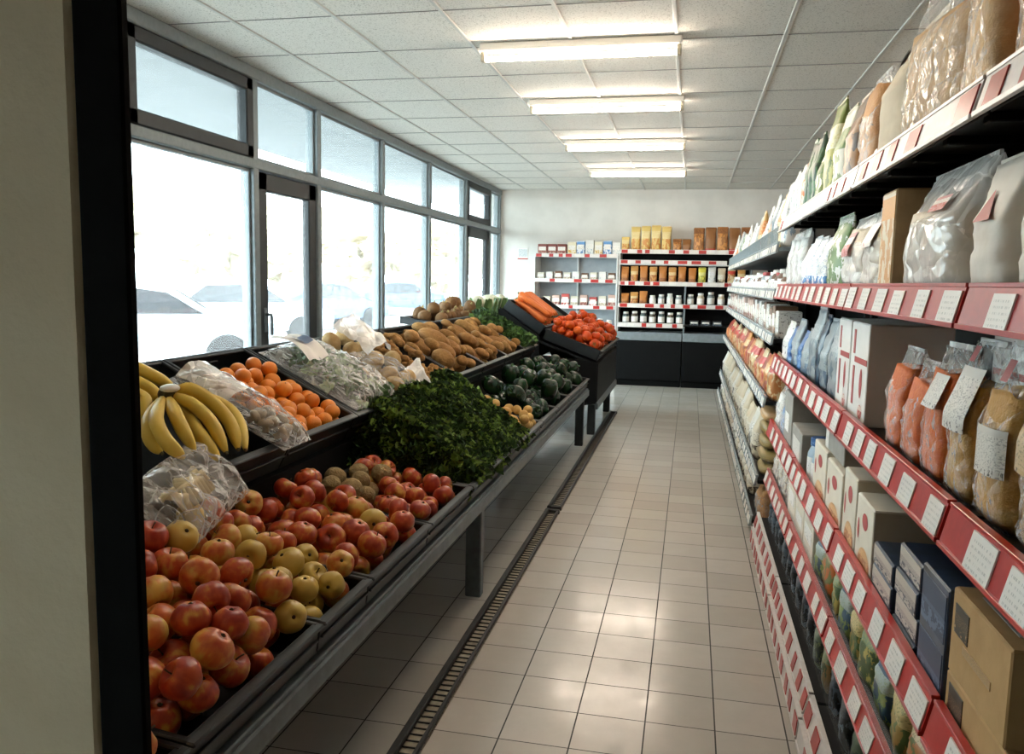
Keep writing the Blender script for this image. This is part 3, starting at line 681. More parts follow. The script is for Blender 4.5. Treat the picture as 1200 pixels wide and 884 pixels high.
def drop(W, L, r, top, seed, keep=lambda x, y: True, var=.08, tries=26, maxn=260, margin=.016, z0=.009, pre=()):
    rr = random.Random(seed); out = list(pre)
    miss = 0
    while len(out)-len(pre) < maxn and miss < 60:
        best = None; q = r*(1+rr.uniform(-var, var))
        for _ in range(tries):
            x = rr.uniform(margin+q, W-margin-q); y = rr.uniform(margin+q, L-margin-q)
            if not keep(x, y): continue
            def rest(x, y):
                z = z0+q
                for (a, b, c, s) in out:
                    d2 = (x-a)**2+(y-b)**2; R2 = (q+s)**2
                    if d2 < R2: z = max(z, c+math.sqrt(R2-d2))
                return z
            z = rest(x, y); st = q*.5
            for _k in range(6):
                for dx, dy in ((st, 0), (-st, 0), (0, st), (0, -st)):
                    X = min(max(x+dx, margin+q), W-margin-q); Y = min(max(y+dy, margin+q), L-margin-q)
                    if not keep(X, Y): continue
                    Z = rest(X, Y)
                    if Z < z-1e-5: x, y, z = X, Y, Z
                st *= .6
            if z+q*.4 <= top(x, y) and (best is None or z < best[2]): best = (x, y, z, q)
        if best is None: miss += 1; continue
        out.append(best)
    return out[len(pre):]
PRE = {}
def visible(pts, M, others=()):
    # keep only fruit that shows from the photograph's camera or a step beside it
    P = [(M @ Vector(p[:3]), p[3]) for p in pts]; eyes = [EYE, EYE+Vector((.4, -.1, .1)), EYE+Vector((-.3, .1, .15)), EYE+Vector((.1, .6, .1))]
    rr = random.Random(3); dirs = [Vector((rr.gauss(0, 1), rr.gauss(0, 1), rr.gauss(0, 1))).normalized() for _ in range(26)]
    out = []
    for i, (p, r) in enumerate(P):
        ok = False
        for e in eyes:
            for d in dirs:
                s = p+d*r*.98; v = s-e
                if d.dot(v) > 0: continue
                dist = v.length; v = v/dist; hit = False
                for j, (c, q) in enumerate(P):
                    if j == i: continue
                    w = c-e; t = w.dot(v)
                    if 0 < t < dist and (w-v*t).length < q*.93: hit = True; break
                if not hit: ok = True; break
            if ok: break
        if ok: out.append(pts[i])
    return out
def label_pile(objs, where, cat, group):
    # rows counted upwards in the photo, then across
    it = sorted(((pix(o.matrix_world_ @ Vector((0, 0, 0))) if False else pix(p)), o, d) for o, p, d in objs) if False else [(pix(p), o, d) for o, p, d in objs]
    it.sort(key=lambda t: -t[0][1]); n = len(it); per = max(4, min(13, int(math.sqrt(n*1.6)+.5)))
    rows = [it[i:i+per] for i in range(0, n, per)]
    for a, row in enumerate(rows):
        row.sort(key=lambda t: t[0][0])
        for b, (_, o, d) in enumerate(row):
            tag(o, '%s, %s from left in %s row up, %s' % (d, ORD[b], ORD[a], where), cat, group)
def rrot(rr, tilt=PI):
    return Matrix.Rotation(rr.uniform(0, 2*PI), 4, 'Z') @ Matrix.Rotation(rr.uniform(-tilt, tilt), 4, 'X') @ Matrix.Rotation(rr.uniform(0, 2*PI), 4, 'Z')
stem_me = MB().tube([(0, 0, .50), (.02, .01, .72), (.07, .02, .95)], [.045, .035, .05], 6).mesh('stem', stem_m, True)
calyx_me = MB().lathe([(.0, -.74), (.10, -.72), (.13, -.76), (.05, -.82)], 7, None, False).mesh('calyx', stem_m, True)
AP = {c: [apple_mesh(k+s, m) for k in range(3)] for s, (c, m) in enumerate((('red', A_red), ('mix', A_mix), ('yel', A_yel)))}
AD = {'red': 'red apple', 'mix': 'blushed orange-red apple', 'yel': 'yellow apple'}
def put(name, me, p, r, M, rr, tilt=PI, rot=None):
    return ob(name, me, None, M @ T(*p[:3]) @ (rot or rrot(rr, tilt)) @ S3(r, r, r))
def apples(key, r, top, seed, choose, where, group, maxn=200, keep=lambda x, y: True):
    M, W, L, H = C[key]; rr = random.Random(seed); res = []; dr = drop(W, L, r, top, seed, keep, maxn=maxn); PRE[key] = dr
    for p in visible(dr, M):
        c = choose(p, rr); o = put('apple', rr.choice(AP[c]), p, p[3], M, rr)
        ob('stem', stem_me, o); ob('calyx', calyx_me, o)
        res.append((o, M @ Vector(p[:3]), AD[c]))
    label_pile(res, where, 'apple', group)
def ch1(p, rr):
    u = rr.random()
    return 'red' if u < .42 else 'mix' if u < .82 else 'yel'
apples('a1', .047, lambda x, y: .165+.15*min(1, y/.5)+.03*math.sin(3*x+1), 11, ch1, 'crate beside the black pillar', 'apples in the crate by the pillar', 120)
apples('a0', .047, lambda x, y: .165+.12*min(1, y/.5), 10, ch1, 'nearest apple crate', 'apples at the near end', 60)
def ch2(p, rr):
    u = rr.random()
    if p[1] < .24: return 'yel' if u < .85 else 'mix'
    return 'mix' if u < .55 else 'red' if u < .75 else 'yel'
apples('a2', .044, lambda x, y: .15+.13*min(1, y/.5), 12, ch2, 'narrow yellow-apple crate', 'apples in the narrow crate', 80)
def ch3(p, rr):
    u = rr.random(); return 'red' if u < .68 else 'mix' if u < .93 else 'yel'
apples('a3', .047, lambda x, y: .14+.09*min(1, y/.45), 13, ch3, 'third crate along the aisle', 'apples in the third crate', 120)
M4 = C['a4']
apples('a4', .045, lambda x, y: .13+.03*y, 14, lambda p, rr: 'red' if rr.random() < .75 else 'mix', 'crate before the kale', 'red apples before the kale', 60, lambda x, y: y < .27 or (x > .42 and y < .45))
def lumps(key, name, meshes, r, top, seed, desc, where, cat, group, maxn=80, keep=lambda x, y: True, tilt=PI, part=None, var=.1, st=1.0, sc=1.0, yaw=.12):
    # st: long roots lie side by side along the crate, packed as stretched balls
    M, W, L, H = C[key]; rr = random.Random(seed); res = []
    P = drop(W, L/st, r, (lambda x, y: top(x, y*st)), seed, (lambda x, y: keep(x, y*st)), maxn=maxn, var=var, pre=PRE.get(key, ()), margin=.018)
    for p in visible(P, M if st == 1 else M @ S3(1, st, 1)):
        rot = None
        if st != 1: p = (p[0], p[1]*st, p[2], p[3]); rot = RZ(PI/2+rr.uniform(-yaw, yaw)+(PI if rr.random() < .5 else 0)) @ RX(rr.uniform(0, 2*PI))
        o = put(name, rr.choice(meshes), p, p[3]*sc, M, rr, tilt, rot)
        if part: ob(part[0], part[1], o)
        res.append((o, M @ Vector(p[:3]), desc if isinstance(desc, str) else rr.choice(desc)))
    label_pile(res, where, cat, group); return res
POT = [lump_mesh(k, pot_m, 'potato', 1.0, .82, .80, .16) for k in range(4)]
BEE = [lump_mesh(k+9, beet_m, 'potato', 1.0, .94, .92, .12) for k in range(4)]
SWE = [lump_mesh(k+20, sweet_m, 'sweet_potato', 1.55, .90, .84, .22, 1.1) for k in range(3)]+[lump_mesh(k+26, sweet_m, 'sweet_potato', 1.05, .86, .82, .16, 1.3) for k in range(3)]
SML = [lump_mesh(k+30, small_m, 'potato', 1.0, .88, .86, .1) for k in range(3)]
GIN = []
for k in range(4):
    r_ = random.Random(k+50); m = MB()
    for q in range(5):
        c0 = Vector((-1.15+q*.55, r_.uniform(-.2, .2), r_.uniform(-.08, .12))); s = r_.uniform(.42, .58)
        m.ball(lambda d, c0=c0, s=s: c0+Vector((d.x*s*1.05, d.y*s*.85, d.z*s*.75))*(1+.12*nz(d, 2, k+q)), 12, 8)
    for q in range(3):
        x = r_.uniform(-.8, .8); sd = r_.choice((-1, 1))
        m.tube([(x, 0, .1), (x+r_.uniform(-.1, .2), sd*.5, .16), (x+r_.uniform(-.1, .2), sd*.82, .2)], [.34, .3, .16], 9)
    GIN.append(m.mesh('ginger_root', ginger_m, True))
lumps('a4', 'potato', BEE, .044, lambda x, y: .16, 21, 'round brown potato', 'behind red apples before the kale', 'potato', 'brown potatoes before the kale', 24, lambda x, y: y > .30 and x < .40)
lumps('or', 'orange', [lump_mesh(k+40, orange_m, 'orange', 1, 1, .95, .03, 1.5, 20, 14) for k in range(3)], .036,
      lambda x, y: .135+.10*(1-y/.6)-.0*x, 22, 'orange', 'crate beside the bananas', 'orange', 'oranges in the upper crate', 80, lambda x, y: y < .49 and x > .12, PI, ('calyx', MB().lathe([(0, .93), (.09, .945), (.06, .97)], 7, None, False).mesh('calyx', stem_m, True)), .05)
lumps('wp', 'potato', POT, .062, lambda x, y: .20, 23, 'large pale potato', 'under torn white plastic bag', 'potato', 'pale potatoes in the plastic bag', 30)
lumps('gi', 'ginger_root', GIN, .050, lambda x, y: .19, 24, 'knobbly ginger root', 'crate between potatoes and sweet potatoes', 'ginger', 'ginger roots in the upper tier', 34, lambda x, y: True, .35, None, .1, 1.7, .93)
for j, s in enumerate(('s1', 's2', 's3')):
    lumps(s, 'sweet_potato', SWE, .064, lambda x, y, j=j: .155+.05*math.sin(PI*min(1, y/.6)), 25+j, ['brown sweet potato', 'light brown sweet potato'], ('crate next to the ginger', 'middle sweet potato crate', 'crate beside the broccoli greens')[j], 'sweet potato', 'sweet potatoes in the upper tier', 40, lambda x, y: True, .5, None, .45, 1.55, .95)
lumps('on', 'potato', SML, .038, lambda x, y: .17+.05*y, 31, 'small pale yellow potato', 'crate past the kale', 'potato', 'small pale potatoes past the kale', 60, lambda x, y: x > .27+.05*math.sin(8*y))
PEP = [pepper_mesh(k, pep_m) for k in range(4)]
pstem = MB().tube([(0, 0, .55), (.02, .02, .8), (.10, .03, 1.0)], [.12, .07, .08], 7).mesh('pepper_stem', mat('green_stem', '#3c5a2c', .6), True)
for j, s in enumerate(('p1', 'p2', 'p3', 'p4')):
    lumps(s, 'pepper', PEP, .085, lambda x, y, j=j: (.25, .27, .26, .24)[j]-.14*max(0, .25-y), 35+j, 'glossy dark green bell pepper', ('crate past pale potatoes', 'second pepper crate', 'third pepper crate', 'crate below the tomatoes')[j], 'pepper', 'green peppers at the end of the stand', 14, (lambda x, y: x > .2) if j == 0 else (lambda x, y: True), 1.2, ('pepper_stem', pstem))
TOM = [tomato_mesh(k, tom_m) for k in range(3)]
tcal = MB()
for k in range(5):
    a = k*2*PI/5; tcal.add([(0, 0, .70), (.18*math.cos(a-.4), .18*math.sin(a-.4), .74), (.55*math.cos(a), .55*math.sin(a), .76), (.18*math.cos(a+.4), .18*math.sin(a+.4), .74)], [(0, 1, 2, 3)])
tcal = tcal.mesh('calyx', mat('tomato_calyx', '#3f5a26', .7))
for j, s in enumerate(('t1', 't2', 't3')):
    lumps(s, 'tomato', TOM, .052, lambda x, y, j=j: .215+.09*y/.6+.03*math.sin(9*x), 41+j, ['red tomato', 'orange-red tomato'], ('crate above the peppers', 'middle tomato crate', 'last tomato crate')[j], 'tomato', 'tomatoes at the far stand', 70, lambda x, y: True, PI, ('calyx', tcal), .12)
# carrots laid up the slope
M, W, L, H = C['c1']; res = []; rr = random.Random(8)
CAR = []
for k in range(3):
    CAR.append(MB().tube([(0, -.5, 0), (.004, -.42, .002), (0, -.1, .004*k), (.006, .25, 0), (0, .46, .003), (0, .5, .002)], [.12*.06, .3*.07, .36*.07, .5*.07, .56*.07, .3*.07], 10).mesh('carrot', carrot_m, True))
ctop = MB().tube([(0, .49, 0), (0, .54, .005)], [.016, .010], 6).mesh('carrot_top', mat('carrot_green', '#55662f', .7), True)
for lay in range(3):
    for i in range(9-lay):
        x = .09+lay*.04+i*.081
        if x > W-.07: continue
        o = ob('carrot', rr.choice(CAR), None, M @ T(x, .235+rr.uniform(-.01, .01), .055+lay*.072) @ RZ(rr.uniform(-.03, .03)+(PI if rr.random() < .3 else 0)) @ S3(1, .40, 1))
        ob('carrot_top', ctop, o); res.append((o, o.matrix_basis @ Vector((0, 0, 0)), 'orange carrot'))
label_pile(res, 'crate above the tomatoes', 'carrot', 'carrots at the far stand')
M, W, L, H = C['z1']; res = []
CUC = [MB().tube([(0, -.5, 0), (0, -.47, 0), (.01*k, 0, 0), (0, .47, 0), (0, .5, 0)], [.012, .026, .034, .028, .01], 12).mesh('cucumber', skin_mat('cucumber_skin', '#1f2f1a', '#34462a', 20, .35, .1, 60, .002) if k == 0 else bpy.data.materials['cucumber_skin'], True) for k in range(2)]
for i in range(13):
    o = ob('cucumber', CUC[i % 2], None, M @ T(.08+i*.085, .235, .046) @ S3(1, .42, 1)); res.append((o, o.matrix_basis @ Vector((0, 0, 0)), 'dark green cucumber'))
    MB().tube([(0, .495, 0), (0, .515, .004)], [.008, .006], 6).build('stem_end', stem_m, o)
label_pile(res, 'crate beside the carrots', 'cucumber', 'cucumbers at the far stand')
# brown roots and cauliflowers in the raised crates
ROO = [lump_mesh(k+60, root_m, 'root_vegetable', 1, .96, 1.02, .12) for k in range(4)]
rt = MB().tube([(0, 0, .9), (.05, 0, 1.12), (.02, .05, 1.28)], [.2, .12, .06], 7).mesh('root_neck', skin_mat('root_neck_skin', '#8a7a4c', '#a08f5c', 12), True)
lumps('ro', 'root_vegetable', ROO, .070, lambda x, y: .29-.05*abs(x/.8-1), 61, 'big round brown root', 'raised crate by the window', 'root vegetable', 'brown roots by the window', 26, lambda x, y: True, .7, ('root_neck', rt), .1, 1.0, .93)
M, W, L, H = C['ca']
for k, (x, y) in enumerate(((.18, .2), (.50, .17), (.84, .2), (1.18, .18))):
    t = thing('cauliflower', 'white cauliflower in green leaves by the window, %s from the brown roots' % ORD[k], 'cauliflower', M @ T(x, y, .122), 'cauliflowers by the window')
    MB().ball(lambda d: d*.085*(1+.10*nz(d, 4, k)+.05*nz(d, 9, k)), 20, 14, T(0, 0, .05)).build('curd', cauli_m, t, True)
    for q in range(7):
        a = q*2*PI/7+k
        MB().grid(lambda u, v, a=a: Vector((math.cos(a+(u-.5)*.8*(1-.3*v))*(.085+.03*v), math.sin(a+(u-.5)*.8*(1-.3*v))*(.085+.03*v), -.06+.17*v-.05*(abs(u-.5)*2)**2+.012*math.sin(9*u))), 6, 5).build('outer_leaf', leaf_m, t, True)
# ------------------------------------------------------------------ leafy heaps
def leaf_mat(name, c1, c2, c3):
    m, nt, b = newmat(name); ge = nt.nodes.new('ShaderNodeNewGeometry')
    c = ramp(nt, ge.outputs['Random Per Island'], [(.15, lin(c1)), (.62, lin(c2)), (.93, lin(c3))])
    nt.links.new(c, b.inputs['Base Color']); b.inputs['Roughness'].default_value = .55; return m
kale_m = leaf_mat('kale_leaf', '#1c3115', '#345322', '#84a046')
def leaves(mb, n, surf, rr, size, M=None):
    # curly leaves standing out of a heap surface
    for _ in range(n):
        p, nn = surf(rr); s = size*rr.uniform(.6, 1.25)
        d = (nn+Vector((rr.gauss(0, .6), rr.gauss(0, .6), rr.gauss(0, .35)))).normalized(); u = d.orthogonal().normalized(); u = Matrix.Rotation(rr.uniform(0, 2*PI), 3, d) @ u; w = d.cross(u)
        ph = rr.uniform(0, 6); vs = []
        for j in range(3):
            t = j/2
            for i in range(7):
                a = (i/6-.5)*2.2; wd = (.12+.88*t)
                c = .30*t*math.sin(i*2.2+ph)
                vs.append(p+d*s*(t*(.75+.25*math.cos(a)))+u*s*.62*wd*math.sin(a)+w*s*(c+.25*t*t))
        mb.add(vs, [(j*7+i, j*7+i+1, (j+1)*7+i+1, (j+1)*7+i) for j in range(2) for i in range(6)])
M, W, L, H = C['k1']
def kale_h(x, y): # x along aisle 0..1.32, y up the slope
    e = min(1, x/.12)*min(1, max(0, 1.50-x)/.16)
    return (.085+.27*max(0, min(1, (y-.02)/.5))**.9)*max(0, e)**.6+.02*math.sin(9*x+3*y)*e
def kale_s(rr):
    x = rr.uniform(.01, 1.48); y = rr.uniform(.015, .60)
    h = kale_h(x, y); e = .01
    nn = Vector((-(kale_h(x+e, y)-h)/e*.6, -(kale_h(x, y+e)-h)/e*.6, 1)).normalized()
    return Vector((x, y, max(.03, h-.035))), nn
k = MB(); k.grid(lambda u, v: (.015+1.17*u, .014+.515*v, max(.012, kale_h(.015+1.17*u, .014+.515*v)-.05)), 40, 18)
ko = k.build('kale_heap', mat('kale_shade', '#1c3016', .8, c2='#27401d', sc=30), None, True, M); ko.name = 'kale'; ko['kind'] = 'stuff'
lv = MB(); leaves(lv, 6000, kale_s, random.Random(5), .052); lo_ = lv.build('kale_leaves', kale_m, ko); lo_['kind'] = 'stuff'
tag(ko, 'heaped dark green curly kale across two crates beside the apples', 'kale')
M, W, L, H = C['b1']
def bs(rr):
    x = rr.uniform(.03, W-.03); y = rr.uniform(.03, L-.03); return Vector((x, y, .11+.05*math.sin(PI*x/W)+rr.uniform(-.03, .02))), Vector((0, 0, 1))
k = MB(); k.grid(lambda u, v: (.015+(W-.03)*u, .015+(L-.03)*v, .09+.04*math.sin(PI*u)), 10, 10); bo = k.build('broccoli_greens', bpy.data.materials['kale_shade'], None, True, M); bo['kind'] = 'stuff'
lv = MB(); leaves(lv, 700, bs, random.Random(6), .06); l2 = lv.build('green_leaves', leaf_mat('broccoli_leaf', '#25401f', '#3e6030', '#6d9048'), bo); l2['kind'] = 'stuff'
tag(bo, 'dark green broccoli greens in the crate below the cauliflowers', 'greens')
# ------------------------------------------------------------------ bananas
Mb, Wb, Lb, Hb = C['ba']; bn = Vector((math.sin(TU), 0, math.cos(TU))); b0 = Vector((UX, 2.2, UZ))+bn*.15
def banana(parent, px, h, r, name='banana'):
    P = [onpl(x, y, b0+bn*hh, bn) for (x, y), hh in zip(px, h)]
    # smooth through the points
    Q = []
    for i in range(len(P)-1):
        p0 = P[max(i-1, 0)]; p1 = P[i]; p2 = P[i+1]; p3 = P[min(i+2, len(P)-1)]
        for k in range(5):
            t = k/5; Q.append(.5*((2*p1)+(p2-p0)*t+(2*p0-5*p1+4*p2-p3)*t*t+(3*p1-p0-3*p2+p3)*t**3))
    Q.append(P[-1]); n = len(Q)
    rad = [r*min(1, .42+2.6*i/n)*(1 if i < n-4 else (.95, .8, .55, .3)[i-n+4]) for i in range(n)]
    b = MB().tube(Q, rad, 7).build('banana', ban_m, parent, True)
    MB().tube([Q[-1]+(Q[-2]-Q[-1])*.2, Q[-1]+(Q[-1]-Q[-2]).normalized()*.008], [r*.32, r*.2], 6).build('banana_tip', ban_tip, b)
bb = thing('banana_bunch', 'yellow banana bunch fanned towards the aisle in the upper crate', 'bananas')
H4 = lambda a, b, c, d: (a, b, c, d)
for px, h in (([(203, 459), (222, 456), (247, 470), (270, 496), (279, 526)], (.10, .12, .115, .09, .05)),
              ([(201, 463), (225, 474), (247, 495), (265, 530)], (.09, .105, .09, .05)),
              ([(197, 466), (209, 494), (228, 529)], (.08, .095, .05)),
              ([(204, 466), (219, 487), (237, 514), (257, 540)], (.06, .06, .055, .03)),
              ([(191, 466), (183, 492), (195, 518), (216, 537)], (.08, .09, .08, .05)),
              ([(189, 467), (174, 494), (177, 516), (189, 531)], (.06, .05, .04, .03)),
              ([(206, 459), (256, 472), (278, 492), (288, 527)], (.08, .06, .05, .03))):
    banana(bb, px, h, .0225)
cp = onpl(196, 462, b0+bn*.09, bn)
MB().ball(lambda d: cp+Vector((d.x*.028, d.y*.034, d.z*.026)), 12, 8).build('bunch_crown', ban_tip, bb, True)
MB().ball(lambda d: cp+bn*.022+Vector((d.x*.03, d.y*.036, d.z*.014)), 12, 8).build('crown_tape', K['whitecard'], bb, True)
b2 = thing('banana_bunch', 'banana bunch with darker skins, half behind the black pillar', 'bananas')
for px, h in (([(150, 425), (165, 433), (186, 444), (203, 455)], (.05, .065, .055, .03)), ([(148, 440), (163, 449), (178, 458), (186, 472)], (.04, .05, .045, .02)), ([(146, 455), (160, 462), (170, 470), (168, 490)], (.03, .045, .04, .02)), ([(150, 470), (160, 476), (166, 484), (164, 500)], (.0, .01, .01, .0))):
    banana(b2, px, h, .022)
cp2 = onpl(148, 444, b0+bn*.03, bn); MB().ball(lambda d: cp2+d*.03, 10, 7).build('bunch_crown', ban_tip, b2, True)
# ------------------------------------------------------------------ plastic-bagged produce
def pillow(w, l, h, seed, amp=.012, nu=22, nv=26, flat=.25, neck=None):
    m = MB(); vs = []
    def pt(u, v, s):
        a, b = 2*u-1, 2*v-1
        k = max(0, 1-abs(a)**2.6)**.55*max(0, 1-abs(b)**3)**.55
        x = a*w/2; y = b*l/2
        if neck and b > neck[0]:
            q = (b-neck[0])/(1-neck[0]); x *= 1-(1-neck[1])*q; k *= 1-.7*q
        z = (h if s > 0 else -h*flat)*k
        z += amp*k*(nz((x*9, y*9, s), 1.6, seed)+.6*nz((x*22, y*22, s), 1.5, seed))*(1 if s > 0 else .3)
        return Vector((x+.004*nz((x*30, y*30, 2), 1, seed), y, z))
    m.grid(lambda u, v: pt(u, v, 1), nu, nv); m.grid(lambda u, v: pt(1-u, v, -1), nu, nv); return m
M, W, L, H = C['ba']
t = thing('bagged_mushrooms', 'clear plastic bag of brown mushrooms between bananas and oranges', 'bagged produce', M @ T(.53, .205, .155) @ RZ(.0) @ RX(.0))
pillow(.215, .52, .085, 1).build('plastic_bag', K['film'], t, True)
MB().grid(lambda u, v: (-.095+.19*u, .02+.22*v, .03+.05*math.sin(PI*u)**.6+.01*nz((u*4, v*4, 1), 1.3)), 12, 12).build('white_fold', K['film4'], t, True)
for q in range(9):
    r_ = random.Random(q); x, y = -.06+.055*(q % 3), -.2+.06*(q//3)
    MB().lathe([(0, -.02), (.012, -.02), (.012, .0), (.026, .003), (.03, .012), (.022, .026), (0, .031)], 12, T(x, y, .02) @ RX(r_.uniform(-1, 1)) @ RY(r_.uniform(-1, 1))).build('mushroom', skin_mat('mushroom_skin', '#8d7a62', '#b7a68c', 12) if q == 0 else bpy.data.materials['mushroom_skin'], t, True)
t = thing('bagged_sprouts', 'loose clear bag of cream vegetables below the bananas, over the lip', 'bagged produce', T(-1.395, 2.07, .945) @ RY(.75) @ RZ(.2))
pillow(.24, .44, .07, 2, .03).build('plastic_bag', K['film'], t, True)
for q in range(10):
    r_ = random.Random(q+7)
    MB().tube([(-.06+r_.uniform(0, .08), -.13+.015*q, .01), (-.02+r_.uniform(-.02, .03), -.1+.018*q, .035), (.04, -.1+.02*q+r_.uniform(-.02, .02), .01)], [.010, .013, .008], 7).build('cream_stalk', skin_mat('stalk_cream', '#c9b98c', '#ddd0a8', 12) if q == 0 else bpy.data.materials['stalk_cream'], t, True)
M, W, L, H = C['gr']
t = thing('bagged_greens', 'clear bags of green cabbage leaves in the crate beside the oranges', 'bagged produce', M @ T(.30, .285, .14))
pillow(.54, .54, .10, 3, .03).build('plastic_bag', K['film'], t, True)
gm = MB()
def gs(rr):
    x = rr.uniform(-.22, .22); y = rr.uniform(-.25, .18); return Vector((x, y, -.01+.035*(1-(x/.25)**2)*(1-(y/.28)**2))), Vector((0, -.4, .6))
leaves(gm, 90, gs, random.Random(2), .06); gm.build('cabbage_leaves', leaf_mat('cabbage_leaf', '#5f7d55', '#93ab80', '#c3d0b0'), t)['kind'] = 'stuff'
MB().grid(lambda u, v: (-.27+.21*u, .03+.22*v, .090+.035*math.sin(PI*v)+.008*math.sin(9*u)), 8, 8).build('white_wrapper', K['whitecard'], t, True)
MB().grid(lambda u, v: (-.235+.13*u, .12+.06*v, .100+.035*math.sin(PI*(.35+.35*v))+.008*math.sin(9*(.2+.58*u))), 8, 4).build('blue_print', mat('blue_print', '#5b6f8f', .5), t, True)
M, W, L, H = C['wp']
t = thing('plastic_bag', 'torn white plastic bag draped over the pale potatoes', 'plastic bag', M)
MB().grid(lambda u, v: (.12+.34*u+.03*math.sin(5*v), .30+.24*v, .20+.07*math.sin(PI*u)+.05*v+.025*nz((u*3, v*3, 0), 1.3)), 16, 14).build('upper_fold', K['film4'], t, True)
MB().grid(lambda u, v: (.14+.26*u+.06*v+.02*math.sin(6*v), -.09+.20*v, .15+.06*v+.045*math.sin(PI*u)+.04*nz((u*3.5, v*3.5, 4), 1.4)-.05*(1-v)), 16, 14).build('lower_fold', K['film4'], t, True)
MB().grid(lambda u, v: (.0+.30*u, .02+.34*v, .19+.05*math.sin(PI*u)*math.sin(PI*v)+.012*nz((u*5, v*5, 9), 1.4)), 14, 14).build('clear_part', K['film3'], t, True)
# ------------------------------------------------------------------ packaging
# local frame of every pack: front face looks towards -x (the aisle), y along the shelf, z up, base at z = 0
def pouch_mb(w, h, d, seed, top=.12, wr=.006, nu=28, nv=18, fill=1.0, shrink=0.0, full=.55, lean=0.0):
    m = MB()
    def pt(u, v):
        a = 2*PI*u; z = v*fill
        t = max(0, min(1, (z-full)/(1-full))); k = (1-t)+top*t; k *= min(1, .55+z*6)**.5 if z < .08 else 1
        ca, sa = math.cos(a), math.sin(a); e = .55
        x = math.copysign(abs(ca)**e, ca)*(d/2-shrink)*k; y = math.copysign(abs(sa)**e, sa)*(w/2-shrink)*(1-.05*math.sin(PI*z)+.02*t)
        q = wr*(nz((u*6, z*5, seed), 1.4, seed)+.6*nz((u*15, z*12, seed), 1.3, seed)) * (1 if fill == 1 else .8)
        x += q*math.copysign(1, ca)*min(1, abs(ca)*2); y += q*.5*math.copysign(1, sa)*min(1, abs(sa)*2)
        zz = z*h+shrink*.5+(.03*h*nz((u*4, 1, seed), 1.2, seed)*t)
        if fill < 1 and v > .93: zz += .018*nz((math.cos(a), math.sin(a), seed), 1.6, seed)
        return Vector((x+lean*t, y, zz))
    vs = [pt(i/nu, j/nv) for j in range(nv+1) for i in range(nu)]
    fs = [(j*nu+i, j*nu+(i+1) % nu, (j+1)*nu+(i+1) % nu, (j+1)*nu+i) for j in range(nv) for i in range(nu)]
    fs += [tuple(range(nu))[::-1], tuple(nv*nu+i for i in range(nu))]
    return m.add(vs, fs)
def patch(w, h, d, pw, z0, z1, top, yo, lean=0.0, full=.55, off=.0075):
    # a printed patch that follows the front of a pouch
    def fn(u, v):
        y = yo*w+(.5-u)*pw; zz = z0+(z1-z0)*v; z = zz/h; t = max(0, min(1, (z-full)/(1-full))); k = (1-t)+top*t
        s = min(.97, abs(y)/(w/2))**(1/.55); ca = math.sqrt(max(0, 1-s*s))**.55
        return (-(d/2)*k*ca-off+lean*t, y, zz)
    return MB().grid(fn, 10, 10)
PM = {}
def pm(name, *a, **k):
    if name not in PM: PM[name] = print_mat('pack_'+name, *a, **k)
    return PM[name]
def place(x, y, z, rz=0.0): return T(x, y, z+.0012) @ RZ(rz)
def grain(name, c1, c2, sc=70):
    if name not in PM: PM[name] = skin_mat('contents_'+name, c1, c2, sc, .6, .5, 120, .004, .3)
    return PM[name]
def clear_bag(x0, y0, y1, z, h, d, seed, cont, fill, label, film='film', card=None, cat='bag', group=None, seal=True, rz=0.0):
    w = y1-y0; t = thing('clear_bag', label, cat, place(x0+d/2, (y0+y1)/2, z, rz), group)
    pouch_mb(w, h, d, seed, .08, .009).build('plastic_film', K[film], t, True)
    pouch_mb(w, h, d, seed, .45, .004, fill=fill, shrink=.005, nv=14).build('contents', cont, t, True)
    if card:
        for (cw, a, b, mt, yo) in card: patch(w, h, d, w*cw, h*a, h*b, .08, yo, off=.011).build('label_patch', mt, t, True)
    if seal: MB().cbox(-.004, .004, -w*.47, w*.47, h*.985, h*1.03, .001).build('top_seal', K['film2'], t)
    return t
def pouch(x0, y0, y1, z, h, d, seed, m, label, card=None, cat='bag', group=None, rz=0.0, lean=0.0, name='pouch'):
    w = y1-y0; t = thing(name, label, cat, place(x0+d/2, (y0+y1)/2, z, rz), group)
    pouch_mb(w, h, d, seed, .10, .006, lean=lean).build('bag_body', m, t, True)
    MB().cbox(-.003+lean, .003+lean, -w*.47, w*.47, h*.985, h*1.04, .001).build('top_seal', m, t)
    for (cw, a, b, mt, yo) in (card or []): patch(w, h, d, w*cw, h*a, h*b, .10, yo, lean).build('label_patch', mt, t, True)
    return t
def carton(x0, y0, y1, z, h, d, m, label, panels=(), cat='box', group=None, name='carton', rz=0.0, tape=None, flap=True):
    w = y1-y0; t = thing(name, label, cat, place(x0+d/2, (y0+y1)/2, z, rz), group)
    MB().cbox(-d/2, d/2, -w/2, w/2, 0, h, .003).build('box_body', m, t)
    if flap: MB().cbox(-d/2+.004, d/2-.004, -w/2+.004, w/2-.004, h-.001, h+.0015, .0006).build('top_flap', m, t)
    for (yc, zc, pw, ph, mt, rnd) in panels:
        if rnd: # oval print
            q = MB(); vs = [(-d/2-.0012, yc*w+pw*w/2*math.cos(a*PI/10), zc*h+ph*h/2*math.sin(a*PI/10)) for a in range(20)]; q.add(vs, [tuple(range(20))]); q.build('printed_oval', mt, t)
        else: MB().cbox(-d/2-.0015, -d/2+.001, yc*w-pw*w/2, yc*w+pw*w/2, zc*h-ph*h/2, zc*h+ph*h/2, .0005).build('printed_panel', mt, t)
    if tape: MB().cbox(-d/2+.03, d/2-.03, -w*.30, w*.30, h+.0015, h+.003, .0006).build('top_sheet', tape, t)
    return t
